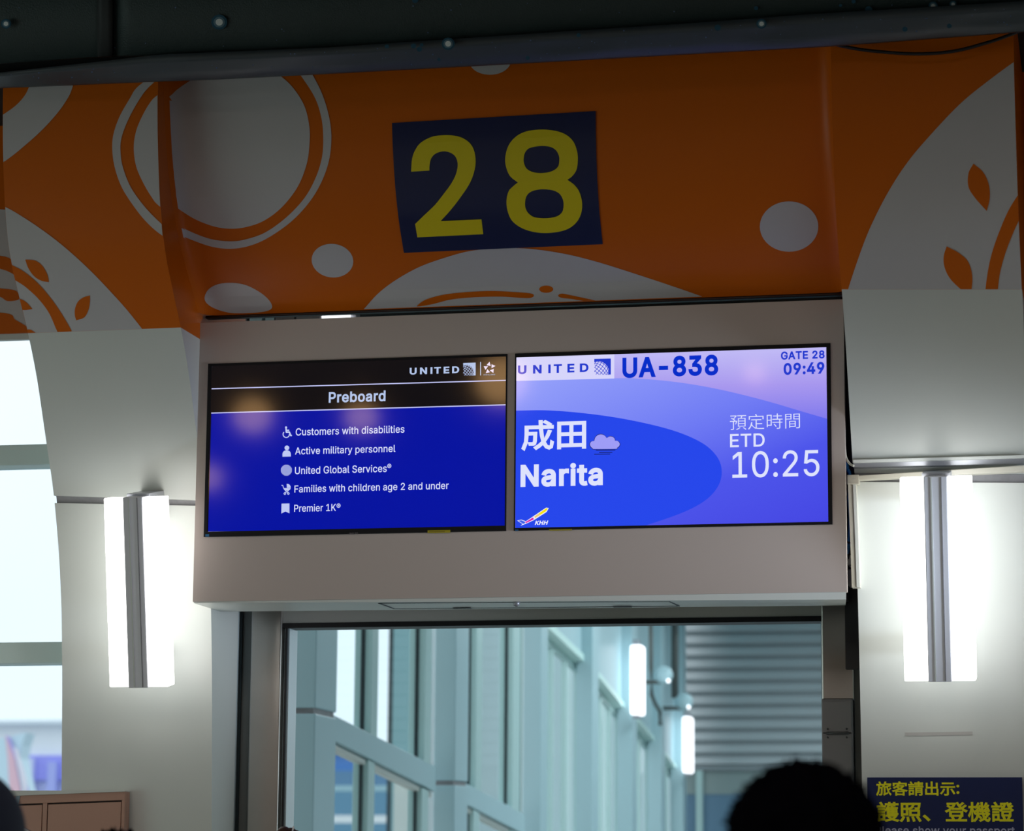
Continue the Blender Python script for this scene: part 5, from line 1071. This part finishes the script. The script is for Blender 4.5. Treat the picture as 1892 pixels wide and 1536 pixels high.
# roof, floor and right wall of the corridor
cw_ = struct_root('wall_corridor_right', 'unseen right wall of the corridor, glazing added between solid bands for daylight')  # glazing added on the unseen side to bring daylight onto jamb and columns
box('lower_wall', 2.4, 2.5, .8, EY+.1, -3, .4, TEALPAINT, cw_)
box('upper_wall', 2.4, 2.5, .8, EY+.1, 3.6, 5.2, TEALPAINT, cw_)
yy = .9
while yy < EY:
    box('glazing_post', 2.38, 2.5, yy-.05, yy+.05, .4, 3.6, MULL, cw_, .004)
    if yy+2.5 < EY+1: box('pane', 2.44, 2.45, yy+.05, min(yy+2.45, EY), .4, 3.6, GLASS2, cw_)
    yy += 2.5
# solid panel added in the near left wall to shade the first column
sn = -(G0[1]-1.0)/hv[1]
wq('added_shade_panel', sn+1.6, sp(583, CO)-.6, ZF, ZF, ZT, ZT, -.02, .06, LILAC, wc, .006)
cfl = extr('floor_corridor', [(-6.2 if False else -4.6, .7, -.02), (2.4, .7, -.02), (2.4, EY, -1.45), (-4.6, EY, -1.45)], (0, 0, -.1), FLOORM); cfl['kind'] = 'structure'
tag(extr('ceiling_corridor', [tuple(G0+hv*-15.2+nv*0+np.array([0, 0, 5.0-G0[2]])), (2.5, .8, 5.0), (2.5, EY+.1, 5.0), tuple(G0+hv*(sp(1268)+.6)+np.array([0, 0, 5.0-G0[2]]))], (0, 0, .1), LILAC), kind='structure')

# ------------------------------------------------------------------ outside
aw = root('teal_annex', 'pale teal panelled building beyond the corridor glass', 'building')
AO = -2.2
s0 = sp(716, AO-.25); TEALB = mat('annex_panel', (.25, .43, .46, 1), .35, noise=.06, nscale=.8)
TEALC = mat('annex_panel_light', (.42, .64, .63, 1), .35)
s = s0; k = 0
while s < s0+26:
    w_ = (1.5, 1.1, .5)[k % 3]
    wq('wall_panel', s, s+w_-.03, -4, -4, 8, 8, AO+(.03 if k % 3 == 2 else 0), .2, TEALC if k % 3 == 2 else TEALB, aw)
    s += w_; k += 1
wq('backing', s0+.02, s, -4, -4, 8, 8, AO-.05, .2, GASK, aw)
wq('corner_post', s0-.12, s0, -4, -4, zp(720, 1400, AO), zp(720, 1400, AO), AO+.05, .2, WHITE, aw)
bb = root('blue_building', 'blue building with pale bands far outside the corridor window', 'building')
q0, q1 = aty(540, 1393, 60), aty(730, 1393, 60)
def zy(py, Y=60): return float(aty(636, py, Y)[2])
BLU = mat('far_blue', (.06, .22, .62, 1), .5)
for (ya, yb, m_, nm) in ((1393, 1425, BLU, 'blue_wall'), (1425, 1452, mat('far_blue_2', (.10, .24, .42, 1), .5), 'window_band'), (1452, 1462, mat('far_pale', (.35, .55, .62, 1), .5), 'pale_band'), (1462, 1507, mat('far_blue_3', (.12, .28, .42, 1), .5), 'blue_wall'), (1507, 1521, mat('far_white', (.8, .85, .88, 1), .5), 'white_band'), (1521, 1760, MATS['far_blue_3'], 'blue_wall')):
    box(nm, q0[0], q1[0], 60, 64, zy(yb), zy(ya), m_, bb)
box('roof_edge', q0[0]-.2, q1[0]+.2, 59.8, 64.2, zy(1393), zy(1388), MATS['far_white'], bb)
vb = root('violet_terminal', 'white and violet terminal building far outside the left window', 'building')
def zl(py, Y): return float(aty(60, py, Y)[2])
v0, v1 = aty(-420, 1400, 72)[0], aty(170, 1400, 72)[0]
VIO = mat('far_violet', (.36, .36, .93, 1), .5); VIP = mat('far_violet_pale', (.66, .70, .95, 1), .5)
box('upper_wall', v0, v1, 72, 78, zl(1397, 72), zl(1340, 72), mat('far_wall_white', (.92, .95, .97, 1), .5), vb)
box('roof_edge', v0, v1, 71.5, 78.5, zl(1340, 72), zl(1333, 72), mat('far_roof', (.80, .87, .92, 1), .5), vb)
box('violet_band', v0, v1, 71.8, 78, zl(1442, 72), zl(1397, 72), VIO, vb)
box('lower_wall', v0, v1, 72, 78, zl(1640, 72), zl(1442, 72), VIP, vb)
for k in range(14):
    xx = v0+(v1-v0)*(k+.5)/14; box('wall_pillar', xx-.14, xx+.14, 71.6, 71.8, zl(1640, 72), zl(1400+(k*7) % 25, 72), VIP if k % 2 else mat('far_violet_mid', (.42, .46, .90, 1), .5), vb)
tl = root('aircraft_tail', 'aircraft tail fin with pink and violet stripes outside the left window', 'aircraft')
def poly3(name, pts, Y, th, m, parent): return extr(name, [tuple(aty(x, y, Y)) for x, y in pts], (0, th, 0), m, parent)
poly3('tail_fin', [(-70, 1384), (-20, 1370), (48, 1354), (40, 1378), (36, 1402), (44, 1440), (58, 1500), (60, 1560), (-90, 1560)], 45, .5, mat('fin_pale', (.66, .84, .93, 1), .4), tl)
poly3('fin_stripe', [(10, 1360), (17, 1362), (26, 1400), (38, 1460), (44, 1560), (14, 1560), (17, 1450), (14, 1400)], 44.95, .04, mat('fin_pink', (.92, .58, .66, 1), .4), tl)
poly3('fin_stripe', [(11, 1359), (18, 1364), (40, 1420), (54, 1466), (62, 1560), (52, 1560), (44, 1462), (30, 1408)], 44.90, .04, mat('fin_violet', (.46, .40, .84, 1), .4), tl)
poly3('fin_stripe', [(24, 1380), (31, 1384), (48, 1440), (50, 1470), (44, 1470), (36, 1430)], 44.85, .04, mat('fin_white', (.90, .84, .93, 1), .4), tl)
tag(box('ground_outside', -160, 160, 1.2, 160, -6.1, -6, mat('apron', (.35, .36, .36, 1), .8)), kind='structure')

# ------------------------------------------------------------------ salmon cabinet at the lower left
KY = .185
kc = root('storage_cabinet', 'salmon brown cabinet with two doors at the lower left before the column', 'cabinet')
kx1 = float(aty(230, 1500, KY)[0]); kx0 = kx1-.62; kz = float(aty(230, 1462.5, KY)[2])
xs_, xm0, xm1, xr0 = kx0, float(aty(78, 1500, KY)[0]), float(aty(87, 1500, KY)[0]), float(aty(224, 1500, KY)[0])
zd = float(aty(150, 1480.5, KY)[2])
box('carcass', kx0, kx1, KY+.016, KY+.045, .02, kz, PINK, kc, .002)
box('top_rail', kx0, kx1, KY, KY+.016, zd+.003, kz, PINK, kc, .001)
box('stile', xm0+.001, xm1-.001, KY+.001, KY+.016, .05, zd+.003, PINK, kc)
box('stile', xr0+.001, kx1, KY, KY+.016, .05, zd+.003, PINK, kc)
box('stile', kx0, kx0+.02, KY, KY+.016, .05, zd+.003, PINK, kc)
KG = mat('joint_brown', (.03, .012, .008, 1), .6)
box('joint', kx0+.02, xr0+.001, KY+.010, KY+.017, .05, zd+.004, KG, kc)
box('door', kx0+.023, xm0-.002, KY+.002, KY+.014, .06, zd-.002, PINK, kc, .001)
box('door', xm1+.002, xr0-.002, KY+.002, KY+.014, .06, zd-.002, PINK, kc, .001)
tz = [float(aty(14, 1470, KY)[2]), float(aty(14, 1461, KY)[2]), float(aty(229, 1462.5, KY)[2]), float(aty(229, 1461, KY)[2])]
hexa('top_edging', [(kx0, KY-.004, kz-.001-.036*.62), (kx1, KY-.004, kz-.001), (kx1, KY-.004, kz+.002), (kx0, KY-.004, kz+.002)],
     [(kx0, KY+.045, kz-.001-.036*.62), (kx1, KY+.045, kz-.001), (kx1, KY+.045, kz+.002), (kx0, KY+.045, kz+.002)], WHITE, kc)
for o_ in kc.children:
    if o_.name.split('.')[0] != 'top_edging':
        for v_ in o_.data.vertices:
            if v_.co.z > 1: v_.co.z += .036*(v_.co.x-kx1)
poly3('tape', [(29.5, 1471), (37.5, 1470.7), (33.5, 1487), (25.5, 1487)], KY-.002, .001, mat('blue_grey_tape', (.26, .36, .42, 1), .5), kc)

# ------------------------------------------------------------------ warm dome lamps of the hall (mirrored in the screens)
DOME = mat('dome_lamp', (.9, .8, .6, 1), .4, emis=(1.0, .56, .22, 1), estr=7)
def dome_lamp(px, py, r, label):
    p0 = aty(px, py, 0); d = ray(px, py)*np.array([1, -1, 1]); c = p0+d*((5.7-p0[2])/d[2])
    t = root('dome_lamp', label, 'light', None); r *= .8
    bm = bmesh.new(); bmesh.ops.create_uvsphere(bm, u_segments=24, v_segments=12, radius=r)
    for v_ in bm.verts: v_.co.z = v_.co.z*.9
    me = bpy.data.meshes.new('lamp_globe'); bm.to_mesh(me); bm.free(); me.materials.append(DOME)
    for p in me.polygons: p.use_smooth = True
    o = link(bpy.data.objects.new('lamp_globe', me), t); o.location = c
    tube('stem', [(c[0], c[1], c[2]+r*.8), (c[0], c[1], 6.4)], .02, GREYBOX, t, 8)
for a in ((467, 768, .20, 'warm globe lamp of the hall, reflected at upper left of the left screen'), (668, 771, .17, 'warm globe lamp of the hall, reflected at the middle of the left screen'), (928, 704, .26, 'warm globe lamp of the hall, reflected in the top right corner of the left screen'), (385, 883, .16, 'warm globe lamp of the hall, reflected at the left edge of the left screen'), (1395, 690, .10, 'warm globe lamp of the hall, reflected below the top of the right screen')):
    dome_lamp(*a)

# ------------------------------------------------------------------ people in front of the gate, seen from behind
SKIN = mat('skin', (.45, .26, .18, 1), .5); HAIR = mat('black_hair', (.002, .002, .003, 1), .9, spec=.0); BROWN = mat('brown_hair', (.045, .016, .008, 1), .5)
CLOTHS = {'charcoal': mat('charcoal_cloth', (.03, .03, .035, 1), .8), 'navy': mat('navy_cloth', (.008, .014, .035, 1), .8), 'maroon': mat('maroon_cloth', (.11, .004, .012, 1), .7), 'grey': mat('grey_cloth', (.12, .12, .13, 1), .8), 'denim': mat('denim', (.03, .05, .1, 1), .8)}
def skin_mesh(name, joints, edges, m, parent, sub=1):
    me = bpy.data.meshes.new(name); me.from_pydata([j[0] for j in joints], edges, []); me.materials.append(m)
    o = link(bpy.data.objects.new(name, me), parent)
    sm = o.modifiers.new('skin', 'SKIN'); sm.use_smooth_shade = True
    for i, j in enumerate(joints): me.skin_vertices[0].data[i].radius = j[1]
    me.skin_vertices[0].data[0].use_root = True
    o.modifiers.new('sub', 'SUBSURF').levels = sub; o.modifiers['sub'].render_levels = sub
    return o
def bake(o):
    dg = bpy.context.evaluated_depsgraph_get(); ev = o.evaluated_get(dg); me = bpy.data.meshes.new_from_object(ev)
    o.modifiers.clear(); old = o.data; o.data = me; bpy.data.meshes.remove(old); return o
def head_mesh(bm, c, s):
    g = bmesh.ops.create_uvsphere(bm, u_segments=28, v_segments=20, radius=1)['verts']
    for v_ in g:
        x, y, z = v_.co
        w_ = .077*(1-.22*max(0, -z)**1.5); dep = .094 if y < 0 else .092
        X, Y, Z = x*w_, y*dep, z*.118
        if y > .3 and z < -.2: Y *= 1+.04*(-z)
        if abs(x) < .25 and y > .7 and -.35 < z < .15: Y += .020*(1-abs(x)/.25)*(1-abs(z+.12)/.27 if abs(z+.12) < .27 else 0)   # nose
        if y > .7 and abs(abs(x)-.38) < .2 and abs(z-.1) < .12: Y -= .006   # eye sockets
        if y > .8 and abs(z+.48) < .07 and abs(x) < .35: Y += .004        # lips
        v_.co = Vector(c)+Vector((X, Y, Z))*s
    for sx in (-1, 1):
        e = bmesh.ops.create_uvsphere(bm, u_segments=10, v_segments=8, radius=1)['verts']
        for v_ in e: v_.co = Vector(c)+Vector((sx*.079+v_.co.x*.010, -.002+v_.co.y*.016, .0+v_.co.z*.030))*s
def person(label, hx, hy, H, hair, hmat, top, legs, extra=None):
    """a standing adult with the back of the head towards the camera; (hx, hy) is the head's place"""
    t = root('person', label, 'person'); t.location = (hx, hy, 0); s = H/1.75
    J = lambda x, y, z, r: ((x*s, y*s, z*s), (r*s, r*s))
    jt = [J(0, 0, .96, .118), J(0, 0, 1.10, .108), J(0, 0, 1.30, .135), J(0, 0, 1.43, .10), J(0, .005, 1.50, .055), J(0, .01, 1.56, .052), J(0, .015, 1.62, .06)]
    ed = [(0, 1), (1, 2), (2, 3), (3, 4), (4, 5), (5, 6)]
    hands = []
    for sx in (-1, 1):
        n = len(jt)
        jt += [J(sx*.10, 0, .88, .095), J(sx*.11, .01, .50, .058), J(sx*.115, -.01, .28, .05), J(sx*.12, -.01, .09, .036), J(sx*.13, .10, .035, .034), J(sx*.135, .17, .03, .028)]
        ed += [(0, n), (n, n+1), (n+1, n+2), (n+2, n+3), (n+3, n+4), (n+4, n+5)]
        m_ = len(jt)
        jt += [J(sx*.13, 0, 1.42, .062), J(sx*.20, 0, 1.38, .056), J(sx*.235, -.01, 1.12, .042), J(sx*.25, .03, .90, .030), J(sx*.252, .045, .85, .027), J(sx*.252, .055, .80, .026)]
        ed += [(3, m_), (m_, m_+1), (m_+1, m_+2), (m_+2, m_+3), (m_+3, m_+4), (m_+4, m_+5)]
        hands.append((m_+5, sx))
    for (hb, sx) in hands:      # four fingers and a thumb on each hand
        for f_, (dy, ln) in enumerate(((-.022, .058), (-.007, .068), (.009, .064), (.024, .050))):
            n = len(jt)
            jt += [J(sx*.252, .055+dy, .775, .0095), J(sx*.250, .058+dy, .775-ln*.5, .0085), J(sx*.240, .060+dy, .775-ln, .0072)]
            ed += [(hb, n), (n, n+1), (n+1, n+2)]
        n = len(jt); jt += [J(sx*.245, .088, .82, .011), J(sx*.235, .105, .79, .009)]; ed += [(hb-1, n), (n, n+1)]
    body = bake(skin_mesh('body', jt, ed, SKIN, t))
    bm = bmesh.new(); bm.from_mesh(body.data); head_mesh(bm, (0, .015*s, 1.635*s), s); bm.to_mesh(body.data); bm.free()
    rm = body.modifiers.new('one_surface', 'REMESH'); rm.mode = 'VOXEL'; rm.voxel_size = .007; rm.use_smooth_shade = True
    bake(body)
    if not body.data.materials: body.data.materials.append(SKIN)
    # clothing as close shells
    tj, te = [], []
    base = [J(0, 0, .86, .175), J(0, 0, 1.06, .160), J(0, 0, 1.30, .168), J(0, 0, 1.42, .125), J(0, 0, 1.47, .075)]
    tj += base; te += [(0, 1), (1, 2), (2, 3), (3, 4)]
    for sx in (-1, 1):
        n = len(tj); tj += [J(sx*.13, 0, 1.42, .082), J(sx*.20, 0, 1.38, .074), J(sx*.235, -.01, 1.12, .058), J(sx*.247, .02, .94, .044)]; te += [(3, n), (n, n+1), (n+1, n+2), (n+2, n+3)]
    bake(skin_mesh('jacket', tj, te, top, t))
    lj, le = [J(0, 0, 1.02, .150), J(0, 0, .92, .155)], [(0, 1)]
    for sx in (-1, 1):
        n = len(lj); lj += [J(sx*.10, 0, .86, .112), J(sx*.11, .01, .50, .078), J(sx*.117, -.01, .12, .066)]; le += [(1, n), (n, n+1), (n+1, n+2)]
    bake(skin_mesh('trousers', lj, le, legs, t))
    for sx in (-1, 1):
        bm = bmesh.new(); bmesh.ops.create_uvsphere(bm, u_segments=16, v_segments=10, radius=1)
        for v_ in bm.verts:
            v_.co = Vector((v_.co.x*.048+sx*.125, v_.co.y*.14+.075, max(v_.co.z, -.55)*.06+.036))*s
        me = bpy.data.meshes.new('shoe'); bm.to_mesh(me); bm.free(); me.materials.append(HAIR)
        for p in me.polygons: p.use_smooth = True
        link(bpy.data.objects.new('shoe', me), t)
    for sx in (-1, 1):
        bm = bmesh.new(); bmesh.ops.create_uvsphere(bm, u_segments=12, v_segments=8, radius=.011*s)
        me = bpy.data.meshes.new('eye'); bm.to_mesh(me); bm.free(); me.materials.append(mat('eye_white', (.8, .8, .8, 1), .2))
        e = link(bpy.data.objects.new('eye', me), t); e.location = (sx*.030*s, .096*s, 1.647*s)
    # hair: a cap with tufts
    rnd = random.Random(hash(label) % 1000 if False else len(label))
    hc = Vector((0, .005*s, 1.655*s)); hw, hd, hh = hair
    bm = bmesh.new(); bmesh.ops.create_uvsphere(bm, u_segments=40, v_segments=28, radius=1)
    bmesh.ops.delete(bm, geom=[v_ for v_ in bm.verts if v_.co.z < -.62 or (v_.co.y > .55 and v_.co.z < .28)], context='VERTS')
    for v_ in bm.verts:
        d = v_.co.copy(); k = 1+.018*math.sin(d.x*17+d.z*9)+.014*math.sin(d.y*21+d.x*5)
        v_.co = hc+Vector((d.x*hw, d.y*hd, d.z*hh))*k*s
    for q in range(520):       # short tufts
        th, ph = rnd.uniform(0, 2*math.pi), rnd.uniform(-.3, 1)
        d = Vector((math.cos(th)*math.sqrt(1-ph*ph), math.sin(th)*math.sqrt(1-ph*ph), ph))
        if d.y > .5 and d.z < .35: continue
        b_ = hc+Vector((d.x*hw, d.y*hd, d.z*hh))*s*.99; tip = b_+(d+Vector((rnd.uniform(-.9, .9), rnd.uniform(-.9, .9), rnd.uniform(-.3, .7)))).normalized()*rnd.uniform(.004, .012)*s
        sd = d.orthogonal().normalized()*.004; s2 = d.cross(sd).normalized()*.004
        a1, a2, a3, a4 = [bm.verts.new(p_) for p_ in (b_+sd, b_-sd*.5+s2, b_-sd*.5-s2, tip)]
        bm.faces.new((a1, a2, a4)); bm.faces.new((a2, a3, a4)); bm.faces.new((a3, a1, a4))
    me = bpy.data.meshes.new('hair'); bm.to_mesh(me); bm.free(); me.materials.append(hmat)
    for p in me.polygons: p.use_smooth = True
    link(bpy.data.objects.new('hair', me), t)
    return t, hc, s
def head_at(px, py, dist): return atd(px, py, dist)
h = head_at(1487, 1556, 3.45)
person('person with short black hair, seen from behind in front of the doorway at right', h[0], h[1], h[2]/1.655*1.75-.005, (.098, .104, .104), HAIR, CLOTHS['charcoal'], CLOTHS['denim'])
h = head_at(-78, 1545, 4.5)
tB, hc, sB = person('person with dark navy hood at the left edge, nearest of those on the left', h[0], h[1], h[2]/1.655*1.75, (.086, .095, .095), HAIR, CLOTHS['navy'], CLOTHS['charcoal'])
bm = bmesh.new(); bmesh.ops.create_uvsphere(bm, u_segments=36, v_segments=24, radius=1)
bmesh.ops.delete(bm, geom=[v_ for v_ in bm.verts if v_.co.z < -.8 or (v_.co.y > .7 and v_.co.z < .4)], context='VERTS')
for v_ in bm.verts: v_.co = hc+Vector((v_.co.x*.104, v_.co.y*.112, v_.co.z*.112+.0))*sB
me = bpy.data.meshes.new('hood'); bm.to_mesh(me); bm.free(); me.materials.append(CLOTHS['navy'])
for p in me.polygons: p.use_smooth = True
link(bpy.data.objects.new('hood', me), tB)
h = head_at(15, 1590, 7.0)
tC, hc, sC = person('person in a maroon cap with a white stripe, beside the salmon cabinet', h[0], h[1], h[2]/1.655*1.75-.02, (.080, .090, .088), HAIR, CLOTHS['maroon'], CLOTHS['charcoal'])
bm = bmesh.new(); bmesh.ops.create_uvsphere(bm, u_segments=36, v_segments=24, radius=1)
bmesh.ops.delete(bm, geom=[v_ for v_ in bm.verts if v_.co.z < .05], context='VERTS')
for v_ in bm.verts: v_.co = hc+Vector((v_.co.x*.100, v_.co.y*.108, v_.co.z*.108))*sC
for k in range(9):
    pass
me = bpy.data.meshes.new('cap'); bm.to_mesh(me); bm.free(); me.materials.append(CLOTHS['maroon'])
for p in me.polygons: p.use_smooth = True
cp_ = link(bpy.data.objects.new('cap', me), tC)
pts = [hc+Vector((.101*math.cos(a), -.030, .109*math.sin(a)))*sC for a in [math.radians(10+160*k/20) for k in range(21)]]
tube('cap_stripe', pts, .004, WHITE, tC, 8)
ct = [hc+Vector((math.cos(a)*.085, .085+math.sin(a)*.09, .012))*sC for a in [math.pi*k/12 for k in range(13)]]
extr('cap_peak', [tuple(p) for p in ct], (0, 0, .006), CLOTHS['maroon'], tC)
h = head_at(214, 1622, 5.5)
person('person with black hair, just reaching the bottom edge by the salmon cabinet', h[0], h[1], h[2]/1.655*1.75, (.088, .097, .095), HAIR, CLOTHS['grey'], CLOTHS['denim'])
h = head_at(532, 1610, 7.75)
tE, hc, sE = person('person with brown hair in a bun before the left side of the doorway', h[0], h[1], h[2]/1.655*1.75, (.083, .092, .088), BROWN, CLOTHS['grey'], CLOTHS['charcoal'])
for (px, py, r) in ((525, 1542, .022), (537, 1543, .020), (546, 1547, .019), (532, 1552, .026)):
    p = atd(px, py, 7.75); loc = Vector((p[0]-tE.location.x, p[1]-tE.location.y, p[2]))
    bm = bmesh.new(); bmesh.ops.create_uvsphere(bm, u_segments=16, v_segments=12, radius=r)
    me = bpy.data.meshes.new('hair_curl'); bm.to_mesh(me); bm.free(); me.materials.append(BROWN)
    for q in me.polygons: q.use_smooth = True
    o = link(bpy.data.objects.new('hair_curl', me), tE); o.location = loc
p = atd(542.5, 1528, 7.72); pin = [Vector((p[0]-tE.location.x, p[1]-tE.location.y, p[2])), Vector((p[0]-tE.location.x-.01, p[1]-tE.location.y+.01, p[2]-.03))]
tube('hair_pin', pin, [.0028, .0012], mat('pearl', (.9, .9, .92, 1), .2), tE, 8)
